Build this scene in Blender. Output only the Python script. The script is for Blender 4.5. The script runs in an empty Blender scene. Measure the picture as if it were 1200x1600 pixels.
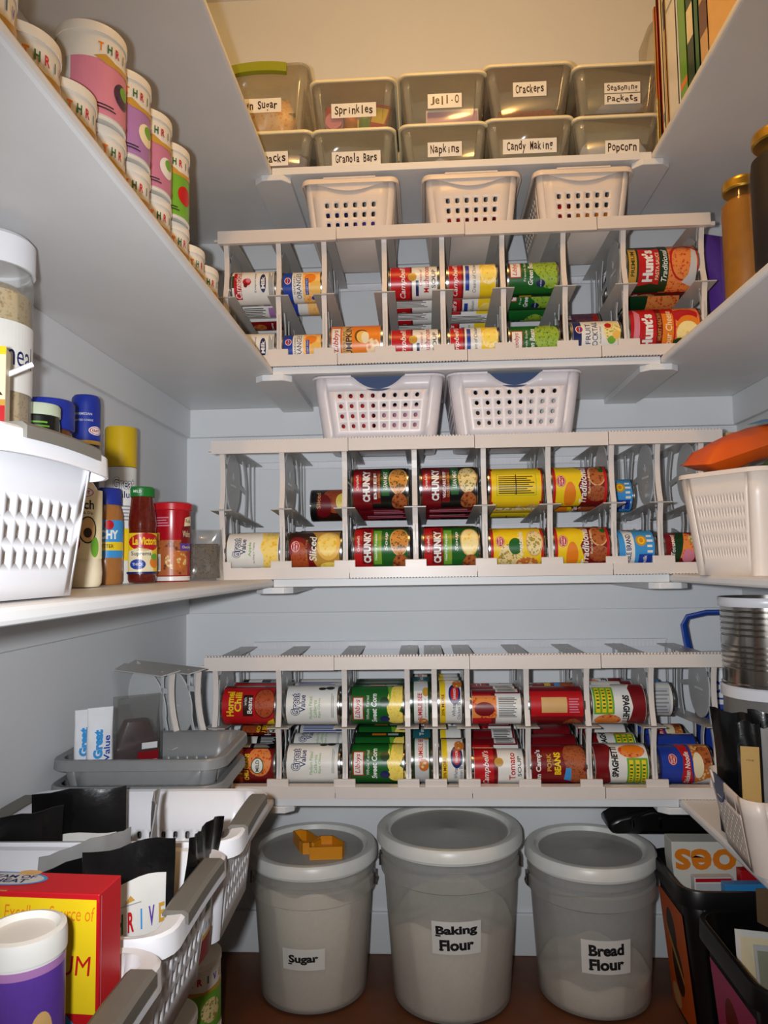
import bpy, bmesh, math, random
from mathutils import Vector, Matrix
random.seed(4)
C = bpy.context.scene.collection
PI = math.pi
scene = bpy.context.scene

# ------------------------------------------------------------------ camera, light, exposure
cam = bpy.data.cameras.new('camera')
co = bpy.data.objects.new('camera', cam); C.objects.link(co)
_R = Vector((0.99841054, 0.05441894, -0.01466181)); _U = Vector((0.01849646, -0.07064457, 0.99733005)); _F = Vector((-0.05323787, 0.99601603, 0.07153884))
M = Matrix((_R, _U, -_F)).transposed().to_4x4(); M.translation = (0.00496, -1.81272, 0.90972)
co.matrix_world = M
cam.sensor_fit = 'VERTICAL'; cam.sensor_height = 24.0; cam.lens = 24.0*1157.3/1600; cam.clip_start = 0.02
scene.camera = co
vs = scene.view_settings
vs.view_transform = 'Standard'; vs.look = 'None'; vs.gamma = 1.0; vs.exposure = 0.0; vs.use_curve_mapping = False
w = bpy.data.worlds.new('world'); scene.world = w; w.use_nodes = True
w.node_tree.nodes['Background'].inputs[0].default_value = (1.0, .86, .68, 1); w.node_tree.nodes['Background'].inputs[1].default_value = 0.10

def light(name, kind, loc, energy, col, size, look=None, **kw):
    l = bpy.data.lights.new(name, kind); l.energy = energy; l.color = col
    if kind == 'AREA': l.size = size
    else: l.shadow_soft_size = size
    for k, v in kw.items(): setattr(l, k, v)
    o = bpy.data.objects.new(name, l); C.objects.link(o); o.location = loc
    if look is not None: o.rotation_euler = (Vector(look)-Vector(loc)).to_track_quat('-Z', 'Y').to_euler()
    return o
# the camera's own flash (left of the lens, the camera is held upright) and the pantry's warm ceiling bulb
light('camera_flash', 'SPOT', (-0.045, -1.80, 0.925), 53, (.93, .96, 1.0), 0.012, look=(0.0, 0, 1.04), spot_size=math.radians(100), spot_blend=1.0)
light('ceiling_bulb', 'POINT', (0.06, -1.0, 2.28), 10.5, (1.0, .545, .16), 0.06)

# ------------------------------------------------------------------ materials
MATS = {}
def lin(c):
    return tuple(((v/255)/12.92 if v/255 <= .04045 else ((v/255+.055)/1.055)**2.4) for v in c)
PAL = dict(white=(236,236,232), paper=(232,230,224), black=(18,18,20), red=(190,22,30), dred=(120,14,22), green=(24,96,36), lgreen=(110,170,50), dgreen=(14,56,26),
    blue=(30,62,160), navy=(24,34,92), lblue=(60,150,215), yellow=(240,205,30), gold=(196,150,60), orange=(232,130,30), brown=(104,58,28), dbrown=(52,26,16),
    pink=(214,130,150), purple=(92,58,150), lilac=(170,120,175), cream=(240,226,186), tan=(214,170,110), grey=(150,150,150), dgrey=(70,70,72), lgrey=(200,200,200), peach=(238,190,90), mauve=(196,120,150), text=(30,30,34), teal=(30,90,100), silver=(176,176,180))
def mat(key, rgb=None, rough=.45, metal=0.0, var=.03, scale=40., bump=0.0, spec=.5, trans=0.0, coat=0.0):
    """procedural principled material; colour varies a little with a noise texture"""
    if key in MATS: return MATS[key]
    if rgb is None: rgb = PAL[key.split('#')[0]]
    m = bpy.data.materials.new(key); m.use_nodes = True; nt = m.node_tree; b = nt.nodes['Principled BSDF']
    c = lin(rgb)
    tc = nt.nodes.new('ShaderNodeTexCoord'); n = nt.nodes.new('ShaderNodeTexNoise'); n.inputs['Scale'].default_value = scale; n.inputs['Detail'].default_value = 3
    r = nt.nodes.new('ShaderNodeValToRGB'); nt.links.new(tc.outputs['Object'], n.inputs['Vector']); nt.links.new(n.outputs['Fac'], r.inputs['Fac'])
    r.color_ramp.elements[0].position = .3; r.color_ramp.elements[1].position = .7
    r.color_ramp.elements[0].color = (*[max(0, x*(1-var)) for x in c], 1); r.color_ramp.elements[1].color = (*[min(1, x*(1+var)) for x in c], 1)
    nt.links.new(r.outputs['Color'], b.inputs['Base Color'])
    b.inputs['Roughness'].default_value = rough; b.inputs['Metallic'].default_value = metal; b.inputs['Specular IOR Level'].default_value = spec; b.inputs['Coat Weight'].default_value = coat
    if bump:
        bp = nt.nodes.new('ShaderNodeBump'); bp.inputs['Strength'].default_value = bump; bp.inputs['Distance'].default_value = .002
        nt.links.new(n.outputs['Fac'], bp.inputs['Height']); nt.links.new(bp.outputs['Normal'], b.inputs['Normal'])
    if trans:
        t = nt.nodes.new('ShaderNodeBsdfTransparent'); x = nt.nodes.new('ShaderNodeMixShader'); x.inputs[0].default_value = trans
        nt.links.new(b.outputs[0], x.inputs[1]); nt.links.new(t.outputs[0], x.inputs[2])
        nt.links.new(x.outputs[0], nt.nodes['Material Output'].inputs['Surface'])
    MATS[key] = m; return m
def food(key, cols, scale=180., rough=.35):
    """printed picture of food: voronoi cells coloured from a ramp"""
    if key in MATS: return MATS[key]
    m = bpy.data.materials.new(key); m.use_nodes = True; nt = m.node_tree; b = nt.nodes['Principled BSDF']
    tc = nt.nodes.new('ShaderNodeTexCoord'); v = nt.nodes.new('ShaderNodeTexVoronoi'); v.inputs['Scale'].default_value = scale
    n = nt.nodes.new('ShaderNodeTexNoise'); n.inputs['Scale'].default_value = scale*.5
    mx = nt.nodes.new('ShaderNodeMath'); mx.operation = 'MULTIPLY_ADD'; mx.inputs[1].default_value = .75
    r = nt.nodes.new('ShaderNodeValToRGB')
    nt.links.new(tc.outputs['Object'], v.inputs['Vector']); nt.links.new(tc.outputs['Object'], n.inputs['Vector'])
    nt.links.new(v.outputs['Distance'], mx.inputs[0]); nt.links.new(n.outputs['Fac'], mx.inputs[2])
    nt.links.new(mx.outputs[0], r.inputs['Fac'])
    el = r.color_ramp.elements
    for i, c in enumerate(cols):
        p = .35+.5*i/(len(cols)-1)
        if i < 2: e = el[i]; e.position = p
        else: e = el.new(p)
        e.color = (*lin(PAL[c] if isinstance(c, str) else c), 1)
    nt.links.new(r.outputs['Color'], b.inputs['Base Color']); b.inputs['Roughness'].default_value = rough
    MATS[key] = m; return m
FOODS = dict(f_beans=(('dbrown',(130,56,30),(170,90,50)),260), f_chili=(((70,20,10),(140,50,24),(176,80,40)),300), f_corn=(((200,150,20),(245,205,50),(250,225,110)),320), f_soup=(((236,170,30),(245,205,90),(250,230,160)),120),
    f_pasta=(((170,30,16),(205,60,26),(232,140,70)),170), f_beansg=(('dgreen',(60,120,36),(150,180,60)),240), f_fruit=(((210,60,40),(240,190,60),(130,170,50),(245,220,150)),200), f_peach=(((222,150,20),(245,195,50),(250,220,120)),140),
    f_orange=(((228,110,20),(245,150,40),(250,200,120)),160), f_stew=(((70,30,14),(150,70,26),(60,80,24),(214,140,60)),200), f_veg=(((190,50,30),(230,170,50),(90,120,40),(236,210,150)),190), f_meat=(((60,24,14),(120,50,24),(180,100,50)),150),
    f_berry=(((14,10,20),(40,24,50),(70,40,70)),260), f_noodle=(((214,160,70),(240,215,150),(196,110,40)),150), f_pumpkin=(((190,90,20),(220,130,40),(244,220,180)),90))
def M_(k):
    if k in MATS: return MATS[k]
    if k in FOODS: return food(k, *FOODS[k])
    return mat(k, rough=.32)
def clear(key, rgb, fac, rough=.12, gloss=.10, edge=.5):
    """thin clear plastic / glass: transparent film with a diffuse haze and a clear-coat gloss"""
    if key in MATS: return MATS[key]
    m = bpy.data.materials.new(key); m.use_nodes = True; nt = m.node_tree; nt.nodes.remove(nt.nodes['Principled BSDF'])
    t = nt.nodes.new('ShaderNodeBsdfTransparent'); d = nt.nodes.new('ShaderNodeBsdfDiffuse'); d.inputs[0].default_value = (*lin(rgb), 1)
    tl = nt.nodes.new('ShaderNodeBsdfTranslucent'); tl.inputs[0].default_value = (*lin(rgb), 1)
    n = nt.nodes.new('ShaderNodeTexNoise'); n.inputs['Scale'].default_value = 30
    g = nt.nodes.new('ShaderNodeBsdfGlossy'); g.inputs['Roughness'].default_value = rough
    dm = nt.nodes.new('ShaderNodeMixShader'); dm.inputs[0].default_value = .35
    nt.links.new(d.outputs[0], dm.inputs[1]); nt.links.new(tl.outputs[0], dm.inputs[2])
    a = nt.nodes.new('ShaderNodeMixShader'); mp = nt.nodes.new('ShaderNodeMapRange'); mp.inputs['To Min'].default_value = max(0, fac-.04); mp.inputs['To Max'].default_value = min(1, fac+.04)
    nt.links.new(n.outputs['Fac'], mp.inputs['Value']); nt.links.new(mp.outputs[0], a.inputs[0]); nt.links.new(t.outputs[0], a.inputs[1]); nt.links.new(dm.outputs[0], a.inputs[2])
    lw = nt.nodes.new('ShaderNodeLayerWeight'); lw.inputs['Blend'].default_value = .25
    mm = nt.nodes.new('ShaderNodeMath'); mm.operation = 'MULTIPLY_ADD'; mm.inputs[1].default_value = edge; mm.inputs[2].default_value = gloss; mm.use_clamp = True
    nt.links.new(lw.outputs['Fresnel'], mm.inputs[0])
    b = nt.nodes.new('ShaderNodeMixShader'); nt.links.new(mm.outputs[0], b.inputs[0]); nt.links.new(a.outputs[0], b.inputs[1]); nt.links.new(g.outputs[0], b.inputs[2])
    nt.links.new(b.outputs[0], nt.nodes['Material Output'].inputs['Surface'])
    MATS[key] = m; return m

WALL = mat('painted_wall', (226,228,230), rough=.55, var=.012, scale=6)
SHELF = mat('painted_shelf', (226,226,226), rough=.42, var=.02, scale=12)
FLOOR = mat('brown_floor', (104,62,38), rough=.5, var=.18, scale=9)
RAIL = mat('cream_plastic', (222,212,204), rough=.35, var=.01)
WEB = mat('grey_clear_plastic', (206,208,208), rough=.3, var=.02, trans=.15)
TIN = mat('tin', (190,188,184), rough=.22, metal=1.0)
WPL = mat('white_plastic', (232,232,236), rough=.3, var=.01)
CPL = mat('cream_basket', (230,216,204), rough=.35, var=.01)
GRIP = mat('taupe_grip', (112,108,100), rough=.5)
GPL = mat('grey_basket', (128,128,128), rough=.35)
BLK = mat('black_plastic', (16,16,18), rough=.35)

# ------------------------------------------------------------------ mesh helpers
def box(bm, x0, x1, y0, y1, z0, z1, mi=0, mx=None):
    v = [bm.verts.new((x, y, z)) for x in (x0, x1) for y in (y0, y1) for z in (z0, z1)]
    if mx is not None:
        for q in v: q.co = mx @ q.co
    for f in ((0,1,3,2), (4,6,7,5), (0,4,5,1), (2,3,7,6), (0,2,6,4), (1,5,7,3)):
        fc = bm.faces.new([v[i] for i in f]); fc.material_index = mi
def lathe(bm, prof, n=48, mi=0, axis='z', cx=0, cy=0, mis=None):
    rings = []
    for (r, z) in prof:
        ring = []
        if r < 1e-6:
            ring = [bm.verts.new((z, cx, cy) if axis == 'x' else (cx, cy, z))]
        else:
            for k in range(n):
                a = 2*PI*k/n
                ring.append(bm.verts.new((z, cx-r*math.cos(a), cy+r*math.sin(a)) if axis == 'x' else (cx+r*math.sin(a), cy-r*math.cos(a), z)))
        rings.append(ring)
    for i in range(len(rings)-1):
        A, B = rings[i], rings[i+1]; m = mis[i] if mis else mi
        if len(A) == 1 and len(B) == 1: continue
        for k in range(n):
            k2 = (k+1) % n
            if len(A) == 1: f = [A[0], B[k2], B[k]]
            elif len(B) == 1: f = [A[k], A[k2], B[0]]
            else: f = [A[k], A[k2], B[k2], B[k]]
            if axis == 'x': f = f[::-1]
            bm.faces.new(f).material_index = m
def tube(bm, pts, r, n=8, mi=0, flat=1.0):
    pts = [Vector(p) for p in pts]; rings = []
    for i, p in enumerate(pts):
        d = (pts[min(i+1, len(pts)-1)]-pts[max(i-1, 0)]).normalized()
        u = d.orthogonal() if i == 0 else (u - d*u.dot(d)); u.normalize(); v = d.cross(u)
        rings.append([bm.verts.new(p+(u*math.cos(2*PI*k/n)+v*math.sin(2*PI*k/n)*flat)*r) for k in range(n)])
    for a, b in zip(rings, rings[1:]):
        for k in range(n): bm.faces.new([a[k], a[(k+1) % n], b[(k+1) % n], b[k]]).material_index = mi
    bm.faces.new(rings[0][::-1]).material_index = mi; bm.faces.new(rings[-1]).material_index = mi
def slab(bm, pts, axis, a, b, mi=0):
    """extrude a 2D outline: axis 'x' -> pts are (y,z); 'y' -> (x,z); 'z' -> (x,y)"""
    def mk(p, t): return {'x': (t, p[0], p[1]), 'y': (p[0], t, p[1]), 'z': (p[0], p[1], t)}[axis]
    A = [bm.verts.new(mk(p, a)) for p in pts]; B = [bm.verts.new(mk(p, b)) for p in pts]
    bm.faces.new(A).material_index = mi; bm.faces.new(B[::-1]).material_index = mi
    n = len(pts)
    for k in range(n): bm.faces.new([A[k], B[k], B[(k+1) % n], A[(k+1) % n]]).material_index = mi
def obj(name, bm, mats, parent=None, loc=(0,0,0), rot=(0,0,0), sharp=35, fix=True, solid=0, bevel=0):
    if fix: bmesh.ops.recalc_face_normals(bm, faces=bm.faces[:])
    me = bpy.data.meshes.new(name); bm.to_mesh(me); bm.free()
    for m in (mats if isinstance(mats, (list, tuple)) else [mats]): me.materials.append(m)
    if sharp:
        for p in me.polygons: p.use_smooth = True
        me.set_sharp_from_angle(angle=math.radians(sharp))
    o = bpy.data.objects.new(name, me); C.objects.link(o); o.location = loc; o.rotation_euler = rot
    if parent is not None: o.parent = parent
    if solid:
        s = o.modifiers.new('solid', 'SOLIDIFY'); s.thickness = solid; s.offset = -1
    if bevel:
        s = o.modifiers.new('bevel', 'BEVEL'); s.width = bevel; s.segments = 2; s.limit_method = 'ANGLE'
    return o
def tag(o, label, cat, group=None):
    o['label'] = label; o['category'] = cat
    if group: o['group'] = group
    return o
def empty(name, loc, rz=0, label=None, cat=None, group=None):
    o = bpy.data.objects.new(name, None); C.objects.link(o); o.location = loc; o.rotation_euler = (0, 0, rz); o.empty_display_size = .03
    if label: tag(o, label, cat, group)
    return o
def struct(o): o['kind'] = 'structure'; return o
def dup(o, parent=None):
    c = o.copy(); C.objects.link(c)
    if parent is not None: c.parent = parent
    for ch in list(o.children): dup(ch, c)
    return c

# ------------------------------------------------------------------ printed shapes and lettering (real thin geometry)
_TX = {}
def text2d(s, bold=0.0, shear=0.0):
    k = (s, bold, shear)
    if k not in _TX:
        cu = bpy.data.curves.new('t', 'FONT'); cu.body = s; cu.size = 1; cu.offset = bold; cu.shear = shear; cu.resolution_u = 3; cu.align_x = 'CENTER'; cu.space_line = .85
        ob = bpy.data.objects.new('t', cu); C.objects.link(ob)
        me = bpy.data.meshes.new_from_object(ob.evaluated_get(bpy.context.evaluated_depsgraph_get()))
        vs_ = [(v.co.x, v.co.y) for v in me.vertices]; fs = [tuple(p.vertices) for p in me.polygons]
        bpy.data.objects.remove(ob); bpy.data.curves.remove(cu); bpy.data.meshes.remove(me)
        xs = [v[0] for v in vs_]; ys = [v[1] for v in vs_]
        a, b, c, d = min(xs), max(xs), min(ys), max(ys)
        _TX[k] = ([((x-(a+b)/2)/(b-a), (y-(c+d)/2)/(d-c)) for x, y in vs_], fs)
    return _TX[k]
def R(x0, y0, x1, y1, c): return ([(x0,y0), (x1,y0), (x1,y1), (x0,y1)], [(0,1,2,3)], c)
def E(x, y, rx, ry, c, n=20, rot=0):
    cs, sn = math.cos(math.radians(rot)), math.sin(math.radians(rot)); p = []
    for k in range(n):
        a, b = rx*math.cos(2*PI*k/n), ry*math.sin(2*PI*k/n); p.append((x+a*cs-b*sn, y+a*sn+b*cs))
    return (p, [tuple(range(n))], c)
def P(pts, c): return (list(pts), [tuple(range(len(pts)))], c)
def T(s, x, y, w, h, c, rot=90, bold=.012, shear=0.0):
    vs_, fs = text2d(s, bold, shear); cs, sn = math.cos(math.radians(rot)), math.sin(math.radians(rot))
    return ([(x+a*w*cs-b*h*sn, y+a*w*sn+b*h*cs) for a, b in vs_], fs, c)
def lines(x0, y0, x1, y1, n, c, vertical=False, fill=.45):
    """rows of small print, drawn as thin broken bars"""
    out = []
    for i in range(n):
        if vertical:
            d = (x1-x0)/n; out.append(R(x0+i*d, y0, x0+i*d+d*fill, y1-(i*37 % 5)*.05*(y1-y0), c))
        else:
            d = (y1-y0)/n; out.append(R(x0, y0+i*d, x1-(i*37 % 5)*.05*(x1-x0), y0+i*d+d*fill, c))
    return out
def flat(items):
    out = []
    for i in items:
        if isinstance(i, list): out += flat(i)
        else: out.append(i)
    return out
def decals(bm, mats, items, fn, grid=None, axis='y', h0=.00012, dh=.00006, unit=.001):
    """lay 2D shapes (mm) onto a surface with fn(x, y, height)"""
    for li, (vs_, fs, c) in enumerate(flat(items)):
        m = c if not isinstance(c, str) else M_(c)
        if m not in mats: mats.append(m)
        mi = mats.index(m)
        t = bmesh.new(); vv = [t.verts.new((x*unit, y*unit, 0)) for x, y in vs_]
        for f in fs:
            try: t.faces.new([vv[i] for i in f])
            except ValueError: pass
        if grid:
            ax = 1 if axis == 'y' else 0; q = [v.co[ax] for v in t.verts]
            for k in range(math.floor(min(q)/grid)+1, math.ceil(max(q)/grid)):
                pc = [0,0,0]; pc[ax] = k*grid; pn = [0,0,0]; pn[ax] = 1
                bmesh.ops.bisect_plane(t, geom=t.verts[:]+t.edges[:]+t.faces[:], plane_co=pc, plane_no=pn, dist=1e-7)
        bmesh.ops.recalc_face_normals(t, faces=t.faces[:]); mp = {}
        for v in t.verts: mp[v] = bm.verts.new(fn(v.co.x, v.co.y, h0+li*dh))
        for f in t.faces:
            lp = [mp[v] for v in f.verts]
            if f.normal.z < 0: lp = lp[::-1]
            try: bm.faces.new(lp).material_index = mi
            except ValueError: pass
        t.free()
def flat_print(name, items, parent, loc=(0,0,0), rot=(0,0,0), h0=.0004):
    """printing on a flat panel that faces local -Y"""
    bm = bmesh.new(); mats = []
    decals(bm, mats, items, lambda x, y, h: (x, -h, y), h0=h0)
    return obj(name, bm, mats, parent, loc, rot, sharp=0, fix=False)
def round_print(name, items, r, parent, z0=0, loc=(0,0,0), rot=(0,0,0), base=None, h=None, h0=.00012, rfun=None):
    """printing wrapped on an upright cylinder (or cone through rfun), centre of the print facing -Y"""
    bm = bmesh.new(); mats = []; g = 2*PI*r/64
    rf = rfun or (lambda z: r)
    if base is not None:
        mats.append(M_(base) if isinstance(base, str) else base); lathe(bm, [(rf(z0), z0), (rf(z0+h), z0+h)], 64)
    decals(bm, mats, items, lambda x, y, d: ((rf(y)+d+.0001)*math.sin(x/r), -(rf(y)+d+.0001)*math.cos(x/r), y), grid=g, axis='x', h0=h0)
    return obj(name, bm, mats, parent, loc, rot, sharp=60 if base is not None else 0, fix=False)
# ------------------------------------------------------------------ the room
XL, XR, xl, xr, S = -.584, .763, -.300, .485, .325
YB, H = -2.6, 2.385
Zs = [1.746, 1.320, .884, .4534]; TH = .0155
def sbox(name, mt, *a, kind='structure', bevel=0, label=None, cat=None, group=None):
    bm = bmesh.new(); box(bm, *a); o = obj(name, bm, mt, sharp=0, bevel=bevel)
    if label: tag(o, label, cat, group)
    else: o['kind'] = kind
    return o
sbox('floor', FLOOR, XL-.05, XR+.05, YB, .05, -.05, 0)
sbox('ceiling', WALL, XL-.05, XR+.05, YB, .05, H, H+.05)
sbox('wall_back', WALL, XL-.05, XR+.05, 0, .05, 0, H)
sbox('wall_left', WALL, XL-.05, XL, YB, 0, 0, H)
sbox('wall_right', WALL, XR, XR+.05, YB, 0, 0, H)
for nm, a in (('baseboard_back', (XL, XR, -.012, 0, 0, .095)), ('baseboard_left', (XL, XL+.012, YB, -.012, 0, .095)), ('baseboard_right', (XR-.012, XR, YB, -.012, 0, .095))):
    sbox(nm, WALL, *a, bevel=.003)
i = 1
for z in Zs:                                     # cleats the shelves rest on
    t = .012; ch = .071
    for a in ((XL, XR, -t, 0, z-TH-ch, z-TH), (XL, XL+t, -1.75, -t, z-TH-ch, z-TH), (XR-t, XR, -1.75, -t, z-TH-ch, z-TH)):
        sbox('trim_%d' % i, WALL, *a, bevel=.002); i += 1
LV = ['top', 'second', 'third', 'lowest']; HOLD = dict(back=['clear labelled storage boxes', 'the upper can rack', 'the middle can rack', 'the lowest can rack'],
    left=['nothing seen, its underside showing', 'two tiers of tall white canisters', 'jars and a white basket', 'three white baskets with taupe grips'],
    right=['leaning books and magazines', 'two canning jars', 'a beige basket with an orange bag', 'a big bare tin and a blue-gripped basket'])
for k, z in enumerate(Zs):
    def board(pts, side):
        bm = bmesh.new(); slab(bm, pts, 'z', z-TH, z)
        o = obj('wall_shelf', bm, SHELF, sharp=0, bevel=.0045 if side != 'back' else .001)
        tag(o, 'white painted %s wall shelf, %s level, holding %s' % (side, LV[k], HOLD[side][k]), 'shelf', 'pantry wall shelves')
    board([(xl, -S), (xr, -S), (xr, 0), (xl, 0)], 'back')
    board([(XL, -1.75), (xl-.0005, -1.75), (xl-.0005, 0), (XL, 0)], 'left')
    board([(xr+.0005, -1.75), (XR, -1.75), (XR, 0), (xr+.0005, 0)], 'right')
    for sx, nm in ((xl, 'left'), (xr, 'right')):  # flat boards carrying the seams
        bm = bmesh.new(); a = .038
        slab(bm, [(sx-a, -S+.012), (sx-a*.55, -S-.004), (sx+a*.55, -S-.004), (sx+a, -S+.012), (sx+a, -.012), (sx-a, -.012)], 'z', z-TH-.0135, z-TH-.0004)
        tag(obj('support_board', bm, SHELF, sharp=0, bevel=.0015), 'white support board under the %s seam of the %s back shelf' % (nm, LV[k]), 'board', 'boards under the shelf seams')

# ------------------------------------------------------------------ can racks
D0, D1 = -S+.004, -.022                           # front and back of a divider
SL = .065                                         # slope of the can tracks
def arc(p0, p1, sag, n=8):
    out = []
    for k in range(n+1):
        t = k/n; out.append((p0[0]+(p1[0]-p0[0])*t+sag*4*t*(1-t), p0[1]+(p1[1]-p0[1])*t))
    return out
def strip(bm, pts, wd, x0, x1):
    """a bent bar in the y-z plane, wd thick, from x0 to x1"""
    pts = [Vector((p[0], p[1])) for p in pts]; a = []; b = []
    for i, p in enumerate(pts):
        d = (pts[min(i+1, len(pts)-1)]-pts[max(i-1, 0)]).normalized(); n = Vector((-d.y, d.x))*wd/2
        a.append(p+n); b.append(p-n)
    for i in range(len(pts)-1): slab(bm, [a[i], a[i+1], b[i+1], b[i]], 'x', x0, x1)
def divider_meshes(Hh, zf):
    """one upright divider: web with disc and curved ribs, front post, slanted tracks, foot clip"""
    web = bmesh.new(); t = .0011; zt = Hh-.012
    zm = lambda y: zf-.006-SL*(y-D0)
    yc, zc = D0+.092, (zf+Hh)/2-.006; rz = (Hh-zf)*.46; ry = .058
    for (ya, sg) in ((D0+.012, .006), (D0+.030, .010)):
        strip(web, arc((ya, .02), (ya+.004, zf-.012), -sg), .006, -t, t); strip(web, arc((ya+.002, zf-.008), (ya, zt), sg), .006, -t, t)
    strip(web, arc((yc+ry+.035, zt), (yc+ry+.045, zm(yc+ry+.045)), .022), .020, -t, t)
    strip(web, arc((D0+.055, .03), (D0+.075, zm(D0+.075)), .02), .013, -t, t); strip(web, arc((D0+.18, .04), (D0+.13, zm(D0+.13)), -.02), .013, -t, t)
    strip(web, arc((D1-.05, zt), (D1-.03, zm(D1)), -.01), .012, -t, t); strip(web, [(D0+.05, .05), (D0+.20, zf-.05)], .012, -t, t)
    strip(web, [(D0+.012, zc+.03), (yc-ry*.7, zc+.03)], .010, -t, t); strip(web, [(yc+ry*.8, zc), (yc+ry+.05, zc-.01)], .010, -t, t)
    strip(web, [(D1-.004, .03), (D1-.004, zt)], .012, -t, t)
    post = bmesh.new()
    strip(post, arc((D0+.002, .012), (D0+.002, zf-.002), .010), .003, -.0052, .0052); strip(post, arc((D0+.002, zf+.001), (D0+.002, Hh-.014), .012), .003, -.0052, .0052)
    disc = bmesh.new()
    slab(disc, [(yc+ry*math.cos(2*PI*k/28), zc+rz*math.sin(2*PI*k/28)) for k in range(28)], 'x', -.0014, .0014)
    for s in (-1, 1):                              # embossed mark: three leaves above a lettered line
        for a, l in ((0, .018), (.7, .014), (-.7, .014)):
            slab(disc, [(yc-.001, zc+.004), (yc+math.sin(a)*l-.002, zc+.004+math.cos(a)*l), (yc+math.sin(a)*l+.002, zc+.006+math.cos(a)*l), (yc+.001, zc+.004)], 'x', s*.0014, s*.0021)
        for k in range(12): slab(disc, [(yc-.022+k*.0037, zc-.008), (yc-.0197+k*.0037, zc-.008), (yc-.0197+k*.0037, zc-.004), (yc-.022+k*.0037, zc-.004)], 'x', s*.0014, s*.002)
        slab(disc, [(yc-.016, zc-.018), (yc+.016, zc-.018), (yc+.016, zc-.0165), (yc-.016, zc-.0165)], 'x', s*.0014, s*.002)
    mid = bmesh.new(); slab(mid, [(D0-.004, zf), (D0-.004, zf-.002), (D1, zf-.002-SL*(D1-D0)), (D1, zf-SL*(D1-D0))], 'x', -.022, .022)
    top = bmesh.new(); slab(top, [(D0+.006, Hh-.012), (D0+.006, Hh-.014), (D1, Hh-.014), (D1, Hh-.012)], 'x', -.020, .020)
    low = bmesh.new(); slab(low, [(D0+.006, .0115), (D0+.006, .0100), (D1, .0100+SL*(D1-D0)), (D1, .0115+SL*(D1-D0))], 'x', -.022, .022)
    clip = bmesh.new(); box(clip, -.0215, .0215, D0-.008, D0-.001, .010, .0365)
    return dict(web=web, post=post, disc=disc, mid=mid, top=top, low=low, clip=clip)
def make_divider(Hh, zf, parent, x, name='divider'):
    g = divider_meshes(Hh, zf)
    d = obj(name, g['web'], WEB, parent, (x, 0, 0), sharp=30)
    obj('front_post', g['post'], RAIL, d, sharp=0); obj('disc', g['disc'], WEB, d, sharp=20)
    obj('can_track', g['mid'], mat('grey_track', (186,182,176), rough=.35), d, sharp=0); obj('can_track', g['low'], MATS['grey_track'], d, sharp=0); obj('top_track', g['top'], MATS['grey_track'], d, sharp=0)
    obj('foot_clip', g['clip'], RAIL, d, sharp=0, bevel=.0012)
    return d
RACKS = {}
def make_rack(row, x0, x1, divs, z, Hh, zf, joints, label):
    root = empty('can_rack', (0, 0, z+.0004), label=label, cat='can rack', group='can racks on the back shelves')
    xs = [x0]+joints+[x1]
    for nm, za, zb in (('top_rail', Hh-.027, Hh), ('bottom_rail', 0, .0235)):
        bm = bmesh.new()
        for k in range(len(xs)-1):
            o = .0016*(k % 2); yy = -S-.006-o
            a = xs[k]+(.0006 if k else 0); b = xs[k+1]-.0006
            if nm == 'top_rail': a -= .0; 
            else: a = a+(.0 if k else .012)
            box(bm, a, b, yy, yy+.004, za+o*.6, zb-o*.6); box(bm, a, b, yy+.002, yy+.024, zb-.004-o*.6, zb-.001-o*.6)
            if nm == 'top_rail': box(bm, a, b, yy+.002, yy+.012, za+.001, za+.004)
            n = int((b-a)/.0062)
            for q in range(n):                   # comb of teeth behind the lip
                xx = a+(q+.2)*(b-a)/n
                if nm == 'top_rail': box(bm, xx, xx+.0034, yy+.006, yy+.012, zb-.002, zb+.0022)
                else: box(bm, xx, xx+.0034, yy+.001, yy+.006, za-.0002, za+.006)
        if nm == 'top_rail': box(bm, x0-.008, x0+.004, -S-.002, -S+.006, za+.006, za+.010); box(bm, x1-.004, x1+.010, -S-.002, -S+.006, za+.002, za+.010)
        obj(nm, bm, RAIL, root, sharp=0)
    for nm, za, zb in (('rear_rail', Hh-.020, Hh-.001), ('rear_rail', .10, .118), ('rear_rail', .001, .02)):
        bm = bmesh.new(); a, b = x0+.03, x1-.02
        box(bm, a, b, -.021, -.018, za, zb); box(bm, a, b, -.030, -.019, zb-.003, zb)
        for q in range(int((b-a)/.009)): box(bm, a+q*.009, a+q*.009+.003, -.0225, -.0208, za, zb-.003)
        obj(nm, bm, WPL, root, sharp=0)
    for x in divs: make_divider(Hh, zf, root, x)
    RACKS[row] = (z+.0004, Hh, zf, divs)
make_rack(1, -.414, .594, [-.400,-.289,-.193,-.067,.053,.177,.302,.424,.581], Zs[1], .290, .152, [-.165,.10,.368], 'cream can rack on the second back shelf with three small baskets on top')
make_rack(2, -.427, .597, [-.408,-.284,-.155,-.012,.128,.258,.384,.475,.560], Zs[2], .284, .143, [-.145,.11,.375], 'cream can rack on the third back shelf with two large baskets on top')
make_rack(3, -.440, .588, [-.422,-.293,-.160,-.034,.020,.085,.202,.320,.445,.566], Zs[3], .276, .135, [-.178,.09,.345], 'cream can rack on the lowest back shelf with nothing on top')
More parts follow.
